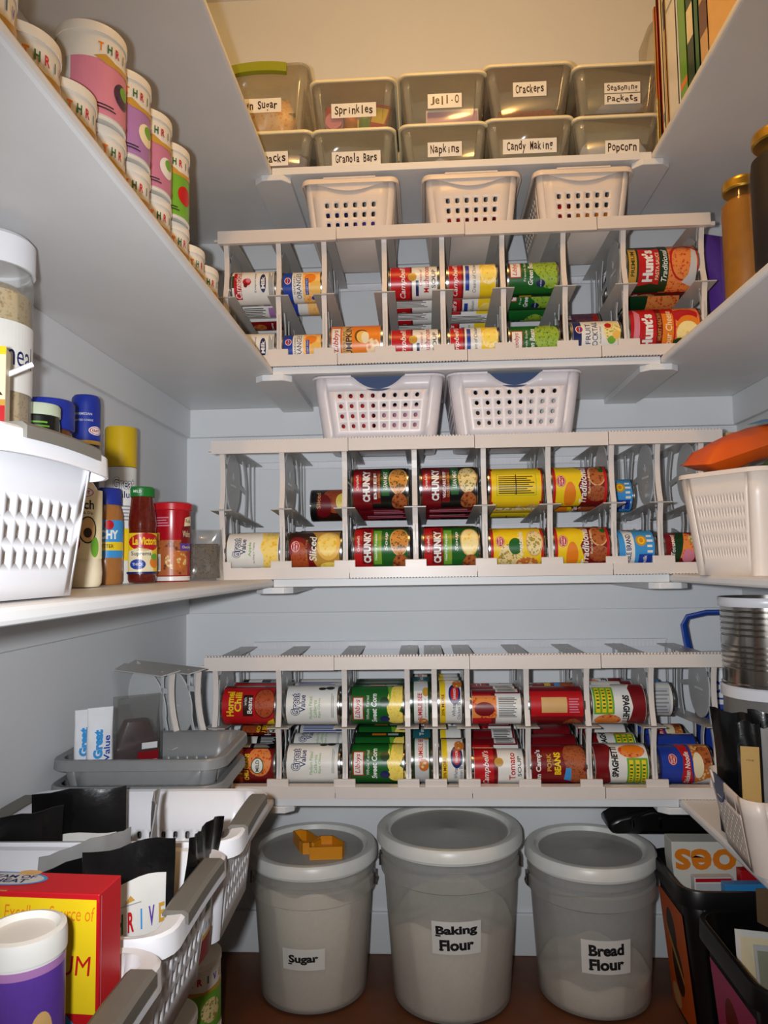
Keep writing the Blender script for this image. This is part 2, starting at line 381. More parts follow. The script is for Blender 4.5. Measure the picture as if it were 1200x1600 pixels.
# two spare dividers leaning in the left corner behind the grey baskets
for k, (lx, ly, rz, tilt, lb) in enumerate(((-.505, -.36, .95, -.14, 'loose grey rack divider leaning in the corner, nearer the can rack'), (-.545, -.385, .95, -.14, 'loose grey rack divider leaning in the corner, nearer the left wall'))):
    d = make_divider(.276, .135, None, 0, 'rack_divider'); tag(d, lb, 'rack divider', 'spare dividers in the left corner')
    for ch in list(d.children):
        if ch.name.startswith('foot_clip'): bpy.data.objects.remove(ch)
    d.rotation_mode = 'XYZ'; d.rotation_euler = (0, tilt, rz)
    off = Matrix.Rotation(rz, 3, 'Z') @ (Matrix.Rotation(tilt, 3, 'Y') @ Vector((0, (D0+D1)/2, 0)))
    d.location = (lx-off.x, ly-off.y, .462-off.z)

# ------------------------------------------------------------------ cans
CANS = {}
def can(key, r, L, base, items, metal=True):
    """master meshes of a can lying along X; printing in mm: x from -L/2, y round the can with 0 at the front"""
    bm = bmesh.new(); h = L/2; q = r
    prof = [(0, -h+.003), (q*.86, -h+.003), (q*.90, -h+.0042), (q-.0022, -h+.003), (q-.0022, -h), (q+.0008, -h), (q+.0010, -h+.0026), (q-.0004, -h+.0036)]
    lathe(bm, prof+[(a, -b) for a, b in prof[::-1]], 64, axis='x')
    bmesh.ops.recalc_face_normals(bm, faces=bm.faces[:])
    me = bpy.data.meshes.new('tin_can'); bm.to_mesh(me); bm.free(); me.materials.append(TIN)
    for p in me.polygons: p.use_smooth = True
    me.set_sharp_from_angle(angle=math.radians(40))
    bm = bmesh.new(); mats = [M_(base)]; g = 2*PI*r/64
    rr = r+.0002
    lathe(bm, [(rr, -h+.0045), (rr, h-.0045)], 64, axis='x')
    lim = h*1000-4.6
    decals(bm, mats, items, lambda x, y, d: (x, -(rr+d)*math.cos(y/r), (rr+d)*math.sin(y/r)), grid=g, axis='y', h0=.0001, dh=.00005)
    ml = bpy.data.meshes.new('paper_label'); bm.to_mesh(ml); bm.free()
    for m in mats: ml.materials.append(m)
    for p in ml.polygons: p.use_smooth = True
    CANS[key] = (me, ml, r, L)
def put_can(key, x, y, z, roll, label, group, flip=False, cat='can', name='food_can'):
    me, ml, r, L = CANS[key]
    o = bpy.data.objects.new(name, me); C.objects.link(o); o.location = (x, y, z); o.rotation_euler = (math.radians(roll), PI if flip else 0, 0)
    l = bpy.data.objects.new('paper_label', ml); C.objects.link(l); l.parent = o
    tag(o, label, cat, group); return o
def U(L): return lambda u: (u-.5)*L                # fraction along the can -> mm
def full(L, u0, u1, c, r=45): x = U(L-9); return R(x(u0), -3.1*r, x(u1), 3.1*r, c)
def wf(x, y, s=1): return [E(x, y, 9*s, 12*s, 'red'), E(x, y, 8*s, 11*s, 'white'), E(x, y, 7.2*s, 10.2*s, 'red'), T('WESTERN', x-2.4*s, y, 17*s, 3.4*s, 'white'), T('FAMILY', x+2.4*s, y, 15*s, 3.4*s, 'white')]
def kroger(x, y, s=1): return [E(x, y, 8*s, 9*s, 'white'), E(x, y, 6.6*s, 7.6*s, 'red'), E(x+1*s, y, 3*s, 5*s, 'blue'), T('Kroger', x, y, 11*s, 3*s, 'white')]
def gv(x, y, s=1): return [T('Great', x, y, 46*s, 18.5*s, 'navy', bold=.07), T('Great', x, y, 43.5*s, 16*s, 'white', bold=.0), T('Value', x+15*s, y+2*s, 34*s, 11*s, 'navy', bold=.02)]
def swoosh(x0, x1, c): return P([(x0, 60), (x0+6, 30), (x0+2, 8), (x0+10, -12), (x0+4, -40), (x0+6, -60), (x1, -60), (x1, 60)], c)
w_ = 98
can('milk', .0345, .098, 'paper', [R(-40,-34,-24,30,'red'), T('Carnation',-31,-2,58,13,'white',shear=.2), R(-44,-8,-40,20,'dgreen'), E(-12,4,9,8,'red'), E(-9,7,5,5,'pink'), E(-15,-3,4,5,'dred'), T('Evaporated',6,4,44,5,'navy',bold=0), E(22,2,6.5,21,'navy'), T('Milk',22,2,26,8,'white',bold=.03), lines(34,-30,44,30,4,'text',True),
    R(-44,52,44,84,'dred'), E(-20,66,16,11,'f_meat'), T('Creamy',10,68,24,6,'white'), R(-44,-84,44,-46,'paper'), lines(-38,-80,10,-50,7,'text'), R(16,-80,30,-52,'lilac')])
can('oranges', .0315, .086, 'paper', [R(-39,-99,-20,99,'blue'), kroger(-29,8,.85), R(-20,-99,2,99,'paper'), T('MANDARIN',-15,0,40,4.5,'text',bold=0), T('ORANGES',-6,-2,58,10,'navy',bold=.005), R(2,-99,39,99,'f_orange'), E(18,14,12,12,'orange'), E(30,-8,13,15,(MATS.get('x') or 'peach')), R(8,-22,15,12,'blue'), T('IN LIGHT SYRUP',11.5,-5,30,3,'white',bold=0), E(24,-30,5,5,'blue'), lines(4,40,36,80,8,'text')])
can('pumpkin', .0400, .112, (MATS.get('x') or 'f_pumpkin'), [R(-51,-125,51,125,'orange'), R(-51,-30,-30,36,'red'), R(-49.5,-28,-31.5,34,'paper'), T('Libbys',-40,4,50,14,'red',shear=.25), R(-28,-125,-8,125,'tan'), T("100% PURE",-24,2,44,5,'text',bold=0), T('PUMPKIN',-14,0,78,13,'dbrown',bold=.02), E(12,12,14,16,'brown'), E(14,10,12,14,'peach'), E(20,8,8,13,'cream'), E(36,-14,14,20,'f_pumpkin')])
can('mushroom', .0335, .106, 'paper', [R(-48,-105,-4,105,'red'), T("Campbell's",-22,-4,84,15,'white',shear=.3), R(-8,-105,-4,105,'dred'), E(-3,2,9,9,'gold'), E(-3,2,7,7,(214,170,70) and 'gold'), R(4,-40,10,-6,'navy'), T('Cream of',14,2,38,6,'red',bold=0,shear=.2), T('Mushroom',26,0,62,11,'red',bold=.01), T('SOUP',41,-2,40,8,'text',bold=.01), R(-48,52,48,86,'paper'), lines(-40,54,30,84,9,'text'), R(-48,-86,48,-56,'paper'), lines(-34,-84,38,-58,8,'text')])
can('chickencream', .0335, .106, 'paper', [R(-48,-105,-22,105,'red'), T("Campbell's",-34,-4,80,13,'white',shear=.3), R(-22,-105,-18,105,'dred'), R(-14,-30,-6,30,'blue'), T('Cream of Chicken',4,0,70,7,'text',bold=0,shear=.2), R(16,-105,48,105,'yellow'), E(34,6,18,24,'f_soup'), E(33,8,14,19,'f_corn'), R(-48,52,48,84,'paper'), lines(-40,54,44,82,8,'text'), R(-48,-86,48,-54,'paper'), lines(-40,-84,44,-56,8,'text')])
can('greenbeans', .0335, .105, 'green', [E(24,10,26,34,'f_beansg'), E(34,-24,20,22,'f_beansg'), R(-47,-22,-24,20,'red'), R(-45.5,-20,-25.5,18,'paper'), T('Libbys',-36,-1,32,12,'red',shear=.25), T('French Style',-16,-4,50,6,'white',bold=0), T('Green Beans',-5,-6,62,10,'white',bold=.02,shear=.15), E(16,-34,9,8,'navy'), T('cut & fresh',16,-34,13,3,'white'), R(-47,56,47,88,'dgreen'), R(-20,60,8,80,'yellow'), lines(14,60,44,82,6,'lgreen'), R(-47,-92,47,-58,'dgreen'), R(-25,-84,0,-64,'yellow')])
can('fruitcocktail', .0365, .104, 'paper', [R(-47,-114,-30,114,'navy'), kroger(-34,12,1), T('FRUIT',-17,4,46,10,'navy',bold=.005), T('COCKTAIL',-3,0,66,11,'navy',bold=.005), T('IN HEAVY SYRUP',8,0,36,3.5,'text',bold=0), E(32,8,17,26,'f_fruit'), E(24,20,7,7,'red'), E(30,-12,8,8,'lgreen'), E(40,-2,8,9,'peach')])
can('berry', .0335, .090, 'f_berry', [R(-40,-105,-18,105,'dbrown'), T('Black',-28,20,30,7,'white'), T('Berries',-20,20,36,7,'lgrey'), R(28,-105,40,105,'dred')])
can('pastasauce', .0485, .148, 'dgreen', [R(0,-152,68,152,'f_pasta'), E(44,10,30,44,'f_pasta'), E(44,10,30,44,'red'), E(44,8,26,38,'f_pasta'), P([(60,40),(68,30),(68,-50),(40,-36),(52,-20)],'lgrey'), R(-68,-40,-52,44,'gold'), T('PREMIUM',-60,6,54,8,'dgreen',bold=.02), P([(-48,44),(-18,40),(-6,44),(-6,-40),(-22,-36),(-48,-42)],'red'), T("Hunt's",-30,2,70,22,'white',bold=.05), T('PASTA SAUCE',-11,0,58,7,'cream',bold=.01), R(-4,-60,12,60,'dgreen'), T('Traditional',4,2,70,11,'white',shear=.3), R(-68,-110,68,-62,'dred'), E(-20,-84,20,16,'f_veg'), E(10,-80,12,14,'dgreen'), T("Hunt's",-46,-84,32,14,'white',bold=.05)])
can('fourcheese', .0485, .148, 'red', [R(20,-152,68,152,'f_pasta'), E(40,26,26,20,'red'), E(46,-6,24,30,'orange'), E(44,-14,22,24,'f_soup'), E(30,-40,18,16,'dgreen'), P([(-60,50),(-50,30),(-54,-60),(-66,-60)],'pink'), T("Hunt's",-36,-8,76,22,'white',bold=.05), R(-18,-64,-6,60,'dred'), T('HEART HEALTHY',-12,2,60,7,'gold',bold=.01), R(-6,-64,16,30,'orange'), T('Four Cheese',6,-4,84,13,'cream',shear=.15)])
can('applepie', .0400, .116, 'paper', [swoosh(14,52,'f_peach'), P([(18,50),(24,20),(20,0),(26,-24),(22,-60),(52,-60),(52,50)],'f_peach'), gv(-33,10,.95), T('Apple',-5,6,30,7,'lgreen',bold=.01), T('Pie Filling or Topping',3,-2,44,4,'text',bold=0), R(-24,-60,14,-36,'navy'), T('APPLE',-4,-44,14,6,'white',rot=0)])
can('slicedpeach', .0400, .114, 'dbrown', [E(-20,-20,26,56,'dred',rot=20), E(-30,-26,18,46,'f_chili'), P([(-10,60),(10,20),(-6,-10),(14,-60),(52,-60),(52,60)],'gold'), E(30,14,24,34,'peach'), E(28,16,19,27,'f_peach'), wf(-38,10,1.05), T('Sliced',-2,6,54,15,'paper',bold=.02,shear=.15), T('Yellow Cling',-15,2,44,5,'gold',bold=0), E(32,-34,20,10,'f_corn')])
def chunky(key, base, col, t1, t2, pic):
    can(key, .0425, .118, base, [R(-54,-134,-16,134,col), R(-54,-12,-36,30,'dred'), R(-52,-10,-38,28,'red'), T("Campbell's",-45,9,34,7,'white',shear=.3), P([(-38,-36),(-16,-40),(-20,50),(-38,44)],'dred'), T('CHUNKY',-27,3,72,15,'white',bold=.05), R(-14,-38,2,42,'dred' if base == 'black' else 'lgreen'), T(t1,-9,2,58,6,'white',bold=.02), T(t2,-1,2,54,5,'gold',bold=.01), R(4,-20,20,50,'green'), T('LEAN MEAT' if base == 'black' else 'Soup',12,14,42,8,'paper',bold=.02,shear=.15), E(38,14,19,32,'tan'), E(38,14,17,29,pic), E(40,-36,16,22,'f_meat'), R(-54,-96,54,-56,'dred'), lines(-20,-92,50,-60,5,'pink'), R(-54,58,54,98,'dred'), lines(-40,62,50,94,6,'pink')])
chunky('chunkybeef', 'black', 'dred', 'BEEF', 'WITH COUNTRY VEG', 'f_stew'); chunky('chunkyveg', 'black', 'dred', 'VEGETABLE BEEF', 'OLD FASHIONED', 'f_veg')
chunky('healthybeef', 'green', 'red', 'Healthy Request', 'Vegetable Beef', 'f_stew'); chunky('healthychick', 'green', 'red', 'Healthy Request', 'Chicken Corn', 'f_soup')
can('vegsoup', .0400, .114, 'yellow', [full(114,0,.05,'red'), full(114,.95,1,'red'), wf(-34,14,1), E(-18,-22,20,30,'f_veg'), E(-4,4,13,17,'green'), T('Vegetable',8,6,62,13,'paper',bold=.02,shear=.2), E(34,12,17,30,'tan'), E(34,12,15,27,'f_veg'), E(20,-34,22,16,'f_noodle'),
    R(-50,52,50,122,'yellow'), R(-40,66,40,112,(200,190,40) and 'lgreen'), R(-39,67,39,111,'yellow'), lines(-36,70,36,108,9,'text'), R(-2,68,0,110,'text'), R(-50,-84,50,-60,'f_veg')])
can('friedbeans', .0400, .116, 'yellow', [full(116,0,.05,'red'), P([(-20,64),(10,30),(-4,0),(6,-30),(0,-64),(53,-64),(53,64)],'dred'), E(34,24,18,26,'tan'), E(34,24,16,23,(214,130,90) and 'f_meat'), E(34,-18,20,18,'f_beans'), E(44,36,6,8,'green'), wf(-38,10,1.05), T('Traditional',6,2,84,14,'paper',bold=.02,shear=.2), T('Refried Beans',18,10,52,5,'cream',bold=0), E(-20,-22,12,30,'orange'), full(116,.95,1,'red'), R(-53,-92,53,-64,'dgreen'), E(30,-78,20,12,'f_beans'), R(-10,-88,10,-68,'paper'), lines(-8,-86,8,-70,6,'text')])
can('condmilk', .0360, .078, 'lblue', [P([(-35,56),(-16,50),(-12,10),(-4,-30),(2,-60),(-35,-60)],'lblue'), P([(-27,56),(-6,40),(-2,-60),(-18,-60)],'paper'), T('EAGLE BRAND',-16,-4,70,10,'navy',bold=.02,shear=-.1), E(9,16,11,12,'gold'), E(9,16,7,8,'yellow'), E(9,16,4,5,'orange'), lines(20,-20,32,34,5,'paper'), R(4,-36,30,-12,'blue'), T('milk',16,-24,20,7,'white')])
can('smallred', .0335, .072, 'dred', [E(4,10,24,30,'f_pasta'), P([(-33,-50),(-10,-50),(10,50),(-6,50)],'dgreen'), E(12,-16,12,16,'pink'), T('Tomatoes',-18,10,46,8,'white',shear=.2), E(22,20,8,12,'f_veg')])
can('chili', .0380, .114, 'red', [T('Hormel',-36,10,52,15,'yellow',bold=.03), T('Chili',-20,14,40,14,'yellow',bold=.03), R(-10,-16,10,28,'dbrown'), T('with',-5,14,16,6,'white',bold=0), T('Beans',4,6,32,10,'white',bold=.02), E(34,12,22,34,'dred'), E(34,12,20,31,'f_chili'), P([(28,-60),(52,-60),(52,-22),(40,-30)],'yellow'), R(-52,50,52,76,'dbrown'), lines(-30,54,30,72,4,'paper'), R(-52,-86,52,-54,'black'), R(-40,-80,-10,-60,'paper'), lines(10,-80,40,-60,6,'lgrey')])
can('tomatodice', .0380, .112, 'dred', [R(-51,-119,-12,119,(0,0,0) and 'f_chili'), E(24,14,24,32,'f_pasta'), T('HOT',-14,4,34,9,'yellow',bold=.03), T('CHILI BEANS',-2,0,56,9,'yellow',bold=.03), E(20,4,13,16,'green'), E(20,4,11,14,'paper'), T('MILD',20,4,22,7,'dgreen',bold=.02), R(-51,40,51,70,'black'), R(-36,44,0,66,'paper'), lines(8,44,40,66,6,'lgrey'), T('HI',20,80,20,14,'white',bold=.03)])
can('olives', .0380, .112, 'paper', [gv(-33,8,1), T('Medium Pitted',-2,0,46,6.5,'lgreen',bold=0), T('California',7,-2,36,6.5,'lgreen',bold=0), T('Ripe Olives',16,0,40,6.5,'lgreen',bold=0), E(20,44,8,5,'black'), E(36,46,9,6,'black'), lines(40,-20,46,30,2,'grey',True), R(-51,56,51,110,'lgrey'), lines(-44,62,44,104,9,'blue'), R(-51,-100,51,-58,'paper'), lines(-44,-96,20,-62,8,'navy'), R(24,-94,42,-64,'grey')])
can('corn', .0380, .110, 'green', [E(38,20,16,40,'f_corn',rot=-12), E(40,-24,18,18,'f_corn'), P([(20,60),(26,20),(22,-6),(28,20),(32,60)],'lgreen'), R(-48,-26,-26,22,'red'), R(-46,-24,-28,20,'paper'), T('Libbys',-37,-2,38,13,'red',shear=.25), T('Whole Kernel',-18,0,50,6,'white',bold=0), T('Sweet Corn',-5,-2,62,11,'white',bold=.03,shear=.15), E(16,12,9,10,'dgreen'), E(16,-24,10,8,'navy'), R(-50,52,50,116,'dgreen'), R(-16,58,14,66,'orange'), R(18,58,40,66,'lgrey'), R(-50,-100,50,-60,'dgreen')])
can('tunafish', .0425, .044, 'paper', [R(-18,30,18,133,'lgrey'), R(-18,-134,18,-40,'lgrey'), T('BUMBLE BEE',-2,-4,58,9,'red',bold=.02), T('premium solid',9,-6,38,4,'dgreen',bold=0), R(-18,-134,-14,134,'dgreen'), E(10,28,7,10,'gold'), R(14,-134,18,134,'dgreen'), E(4,-40,10,12,'f_noodle'), R(-18,60,18,100,'teal'), T('Tuna',0,80,26,9,'white')])
can('chickenbreast', .0425, .052, 'paper', [R(-21,-134,-10,134,'yellow'), T('20% MORE',-15.5,0,44,6,'dred',bold=.02), E(8,24,12,22,'navy'), E(8,24,8,15,'red'), T('SWANSON',8,24,22,5,'white'), E(14,48,10,12,'f_noodle'), T('White',6,-10,26,7,'navy',bold=0), T('Chicken Breast',16,-4,54,7,'navy',bold=0), R(-21,70,21,110,'brown'), E(4,88,14,16,'f_noodle')])
can('tomatosoup', .0335, .106, 'paper', [R(-48,-105,-2,105,'red'), T("Campbell's",-24,-2,78,15,'white',shear=.3), R(-10,-105,-2,105,'dred'), E(0,10,9,9,'gold'), T('Tomato',26,2,56,12,'red',bold=.02), T('SOUP',40,2,40,7,'text',bold=.01), R(-48,60,0,105,'f_pasta'), E(-24,78,20,14,'dred'), R(0,60,48,105,'paper'), lines(4,62,40,102,12,'text'), R(-48,-100,48,-56,'dred'), R(0,-96,44,-60,'paper'), lines(4,-94,40,-62,8,'text')])
can('porkbeans', .0365, .112, 'dred', [T("Van Camp's",-38,-4,72,13,'white',bold=.03), T('PORK',-18,6,34,9,'gold',bold=.04), T('AND',-11,6,12,3.5,'gold',bold=.01), T('BEANS',-2,4,44,13,'yellow',bold=.04), E(32,18,22,34,'f_beans'), E(38,-24,18,18,'f_beans'), P([(10,-30),(24,-34),(24,-6),(14,-4)],'lblue'), R(-51,58,51,110,'red'), R(-30,66,20,96,'tan'), lines(24,66,44,96,6,'pink')])
can('pastarings', .0375, .112, 'paper', [R(-51,-116,-28,116,'dred'), P([(-32,70),(-18,40),(-26,0),(-20,-40),(-32,-70)],'dred'), T('SPAGHETTI',-13,8,64,13,'text',bold=.05,shear=.1), E(22,30,26,16,'f_pasta'), E(24,36,20,12,'orange'), R(10,-44,50,14,'lgreen'), [[R(14+k*12,-40,22+k*12,10,'yellow'), lines(15+k*12,-36,21+k*12,6,6,'green')] for k in range(3)], R(-20,-60,10,-50,'grey'), R(-51,60,51,110,'paper'), E(0,84,26,18,'f_pasta'), R(20,60,48,80,'dgreen')])
can('noodlesoup', .0365, .110, 'blue', [full(110,0,.05,'navy'), wf(-24,18,.95), P([(-14,60),(-4,20),(-8,-20),(4,-60),(22,-60),(10,0),(8,60)],'red'), T('Chicken Noodle',3,-2,70,10,'paper',bold=.02,shear=.2), P([(14,60),(14,0),(22,-60),(50,-60),(50,60)],'f_noodle'), E(36,24,14,24,'f_meat'), E(24,6,10,26,'cream'), P([(16,-36),(50,-16),(50,-60),(10,-60)],'paper'), R(-50,60,50,104,'paper'), E(20,80,24,16,'f_noodle'), R(-50,60,-20,104,'dred')])
can('bluewhite', .0350, .075, 'paper', [R(-33,-110,-18,110,'lblue'), R(-6,-30,28,30,'lgrey'), lines(-4,-28,26,28,7,'grey'), R(-33,50,33,100,'lblue')])
can('plaindark', .0365, .100, 'dbrown', [E(10,14,30,36,'f_chili'), E(-20,-4,20,30,'dred'), R(-46,-110,-34,110,'black'), E(26,6,16,22,'f_corn'), T('Sliced',-30,10,40,9,'tan')])
COLS = {1: [('milk','milk',3,2,'white evaporated milk',2,8), ('oranges','oranges',2,3,'blue and orange mandarin orange',6,-2), (None,'pumpkin',0,2,'orange pumpkin',0,4), ('mushroom','mushroom',4,3,'red and white mushroom soup',0,-4), ('chickencream','chickencream',4,3,'red and yellow chicken soup',0,0),
        ('greenbeans','greenbeans',3,2,'green string bean',-24,6), (None,'fruitcocktail',0,2,'white and blue fruit cocktail',0,0), ('pastasauce','fourcheese',3,2,'large red pasta sauce',6,0)],
    2: [(None,'applepie',0,2,'white apple pie filling',0,0), (None,'slicedpeach',0,3,'dark sliced peach',0,0), ('chunkybeef','healthybeef',3,3,'dark red beef soup',-4,-4), ('chunkyveg','healthychick',3,3,'dark red vegetable beef soup',-4,0),
        ('vegsoup','vegsoup',3,2,'yellow vegetable soup',122,0), ('friedbeans','friedbeans',2,2,'yellow and red refried bean',2,-4), (None,'condmilk',0,2,'light blue condensed milk',0,0), (None,'smallred',0,1,'small dark red tomato',0,0)],
    3: [('chili','tomatodice',3,3,'red chili',0,0), ('olives','olives',3,4,'white olive',0,-14), ('corn','corn',3,3,'green corn',0,-16), ('tunafish','tunafish',3,3,'narrow white and green tuna',0,-55), ('chickenbreast','chickenbreast',3,3,'narrow yellow and white chicken breast',0,10),
        ('tomatosoup','tomatosoup',3,4,'red and white tomato soup',132,-10), ('porkbeans','porkbeans',2,4,'dark red pork and bean',118,-10), ('pastarings','pastarings',3,3,'white and green pasta ring',0,-8), (None,'noodlesoup',0,3,'blue chicken noodle soup',0,0)]}
ALT = {(1,7):'large green and red pasta sauce', (2,2):'red and green vegetable beef soup', (2,3):'red and green chicken corn soup', (3,0):'brown and orange chili bean'}
ORD = ['front', 'second', 'third', 'fourth']; RN = {1:'upper', 2:'middle', 3:'lowest'}
for row, cols in COLS.items():
    z0, Hh, zf, divs = RACKS[row]
    for ci, (ku, kl, nu, nl, desc, ru, rl) in enumerate(cols):
        xa, xb = divs[ci], divs[ci+1]; xm = (xa+xb)/2
        for lvl, key, n, roll in (('upper', ku, nu, ru), ('lower', kl, nl, rl)):
            if key is None: continue
            me, ml, r, L = CANS[key]; d0 = desc
            if lvl == ('upper' if row == 1 and ci == 7 else 'lower') and (row, ci) in ALT: d0 = ALT[(row, ci)]
            for k in range(n):
                y = D0+.010+r+k*(2*r+.0012)
                if y+r > D1-.002: break
                zz = z0+((zf-SL*(y-D0)) if lvl == 'upper' else (.0115+SL*(y-D0)))+r+.0012
                rr = roll if k == 0 else roll+random.choice([-50, 35, 150, 180, 100])
                lb = ('%s can, foremost on %s track, %s rack' if k == 0 else '%s can, '+ORD[k]+' from front on %s track, %s rack') % (d0, lvl, RN[row])
                flip = (key == 'pastarings' and lvl == 'upper')
                put_can(key, xm+random.uniform(-.001, .001), y, zz, rr, lb, 'food cans in the %s rack' % RN[row], flip)
# odd cans further back in half empty columns
z0, Hh, zf, dv = RACKS[1]; put_can('berry', .345, -.21, z0+.0115+SL*(-.21-D0)+.0352+.040, -20, 'dark berry can behind the white and blue fruit cocktail can', 'food cans in the upper rack')
z0, Hh, zf, dv = RACKS[2]; put_can('plaindark', -.205, -.095, z0+zf-SL*(-.095-D0)+.0380, 0, 'dark brown can far back on the upper track above the sliced peaches', 'food cans in the middle rack')
put_can('condmilk', .421, -.16, z0+zf-SL*(-.16-D0)+.0375, 0, 'light blue condensed milk can far back on the upper track', 'food cans in the middle rack')
z0, Hh, zf, dv = RACKS[3]; put_can('bluewhite', .487, -.17, z0+zf-SL*(-.17-D0)+.0365, 0, 'small light blue and white can on the upper track at the right end', 'food cans in the lowest rack')
put_can('bluewhite', .487, -.096, z0+zf-SL*(-.096-D0)+.0365, 60, 'small light blue and white can behind another on the upper right track', 'food cans in the lowest rack')
# ------------------------------------------------------------------ baskets
def rr_path(a, b, rc, seg=5):
    """rounded rectangle as (x, y, nx, ny), counter clockwise from the front left"""
    out = []
    for cx, cy, a0 in ((a-rc, -(b-rc), -90), (a-rc, b-rc, 0), (-(a-rc), b-rc, 90), (-(a-rc), -(b-rc), 180)):
        for k in range(seg+1):
            t = math.radians(a0+90*k/seg); out.append((cx+rc*math.cos(t), cy+rc*math.sin(t), math.cos(t), math.sin(t)))
    return out
def basket_body(L, W, Lb, Wb, h, rc, holes, scoop=None):
    bm = bmesh.new()
    def dims(t): return (Lb+(L-Lb)*t)/2, (Wb+(W-Wb)*t)/2
    def pt(face, s, t):
        a, b = dims(t)
        return {'front': (s*(a-rc), -b), 'right': (a, s*(b-rc)), 'back': (-s*(a-rc), b), 'left': (-a, -s*(b-rc))}[face]+(h*t,)
    for face in ('front', 'right', 'back', 'left'):
        hs = holes.get(face); sc = scoop.get(face) if scoop else None
        if hs:
            nx, nz, s0, s1, t0, t1, n, fx, fz, stag = hs
            ss = [-1]+[s0+(s1-s0)*k/nx for k in range(nx+1)]+[1]; ts = [0]+[t0+(t1-t0)*k/nz for k in range(nz+1)]+([] if sc else [1])
        else: nx = nz = 0; stag = False; ss = [-1, 1]; ts = [0, 1]; t1 = .6 if sc else 1; ts = [0, t1]; n = 4
        g = [[bm.verts.new(pt(face, s, t)) for t in ts] for s in ss]
        for i in range(len(ss)-1):
            for j in range(len(ts)-1):
                c4 = [g[i][j], g[i+1][j], g[i+1][j+1], g[i][j+1]]
                if hs and 1 <= i <= nx and 1 <= j <= nz and not (stag and (i+j) % 2):
                    sm, tm = (ss[i]+ss[i+1])/2, (ts[j]+ts[j+1])/2; ds, dt = (ss[i+1]-ss[i])/2*fx, (ts[j+1]-ts[j])/2*fz
                    ring = []
                    for k in range(n):
                        an = 2*PI*(k+.5)/n; cx_, cy_ = math.cos(an), math.sin(an)
                        if n == 8: p = .62; cx_ = math.copysign(abs(cx_)**p, cx_); cy_ = math.copysign(abs(cy_)**p, cy_)
                        ring.append(bm.verts.new(pt(face, sm+ds*cx_, tm+dt*cy_)))
                    # corner order c4: (-,-),(+,-),(+,+),(-,+); ring starts at angle just above 0
                    q = n//4; seq = [ring[(k-q//2) % n] for k in range(n)]  # seq begins before +x axis
                    for ci, (cv, base) in enumerate(((c4[2], 0), (c4[3], q), (c4[0], 2*q), (c4[1], 3*q))):
                        nxt = (c4[3], c4[0], c4[1], c4[2])[ci]
                        for k in range(q):
                            bm.faces.new([cv, ring[(base+k) % n], ring[(base+k+1) % n]][::-1]) if k < q-1 else None
                        bm.faces.new([cv, ring[(base+q-1) % n], ring[(base+q) % n], nxt][::-1])
                else: bm.faces.new(c4)
        if sc:                                    # top strip with a scooped grip cut-out
            N = 40; prev = None
            for k in range(N+1):
                s = -1+2*k/N; u = abs(s-(sc[2] if len(sc) > 2 else 0))/sc[0]; top = 1-(sc[1]*(1-u**2.2) if u < 1 else 0)
                cur = (bm.verts.new(pt(face, s, t1)), bm.verts.new(pt(face, s, top)))
                if prev: bm.faces.new([prev[0], cur[0], cur[1], prev[1]])
                prev = cur
    lv = [k/4 for k in range(5)]
    for cq, a0, sx, sy in ((0, -90, 1, -1), (1, 0, 1, 1), (2, 90, -1, 1), (3, 180, -1, -1)):
        rows = []
        for t in lv:
            a, b = dims(t); rows.append([bm.verts.new((sx*(a-rc)+rc*math.cos(math.radians(a0+90*k/5)), sy*(b-rc)+rc*math.sin(math.radians(a0+90*k/5)), h*t)) for k in range(6)])
        for r0, r1 in zip(rows, rows[1:]):
            for k in range(5): bm.faces.new([r0[k], r0[k+1], r1[k+1], r1[k]])
    a, b = dims(0); bm.faces.new([bm.verts.new((x, y, 0)) for x, y, _, _ in rr_path(a, b, rc)][::-1])
    bmesh.ops.remove_doubles(bm, verts=bm.verts[:], dist=1e-5)
    return bm
def rim_mesh(L, W, h, rc, side, end, drop, thick=.003, faces=None, lift=0.0):
    bm = bmesh.new(); P0 = rr_path(L/2, W/2, rc, 6); rings = []
    # extra points on the straight runs so that a lifted end can arch
    path = []
    for i, p in enumerate(P0):
        q = P0[(i+1) % len(P0)]; path.append(p)
        if (Vector(p[:2])-Vector(q[:2])).length > rc*1.2:
            for k in range(1, 9): t = k/9; path.append(tuple(p[m]*(1-t)+q[m]*t for m in range(2))+(p[2], p[3]))
    for x, y, nx, ny in path:
        o = side+(end-side)*abs(nx)**3; z = h+lift*(abs(nx)**3)*math.cos(min(1, abs(y)/(W/2))*PI/2)
        prof = [(-.001, z-.002), (-.001, z), (o*.8, z+.0015), (o, z-.001), (o+.0012, z-drop), (o-.0016, z-drop), (o-.003, z-.005), (0, z-.004)]
        rings.append([bm.verts.new((x+nx*d, y+ny*d, zz)) for d, zz in prof])
    m = len(rings[0])
    for i in range(len(rings)):
        A, B = rings[i], rings[(i+1) % len(rings)]
        for k in range(m): bm.faces.new([A[k], B[k], B[(k+1) % m], A[(k+1) % m]])
    return bm
def grip_mesh(x0, x1, hw, z, lift, W, t=.003, drop=.010):
    bm = bmesh.new(); N = 12; rings = []
    for k in range(N+1):
        y = -hw+2*hw*k/N; zz = z+lift*math.cos(min(1, abs(y)/(W/2))*PI/2)
        rings.append([bm.verts.new(p) for p in ((x0, y, zz), (x0+.004, y, zz+t), (x1-.004, y, zz+t), (x1, y, zz), (x1, y, zz-drop), (x0, y, zz-.002))])
    for A, B in zip(rings, rings[1:]):
        for q in range(6): bm.faces.new([A[q], A[(q+1) % 6], B[(q+1) % 6], B[q]])
    bm.faces.new(rings[0]); bm.faces.new(rings[-1][::-1]); return bm

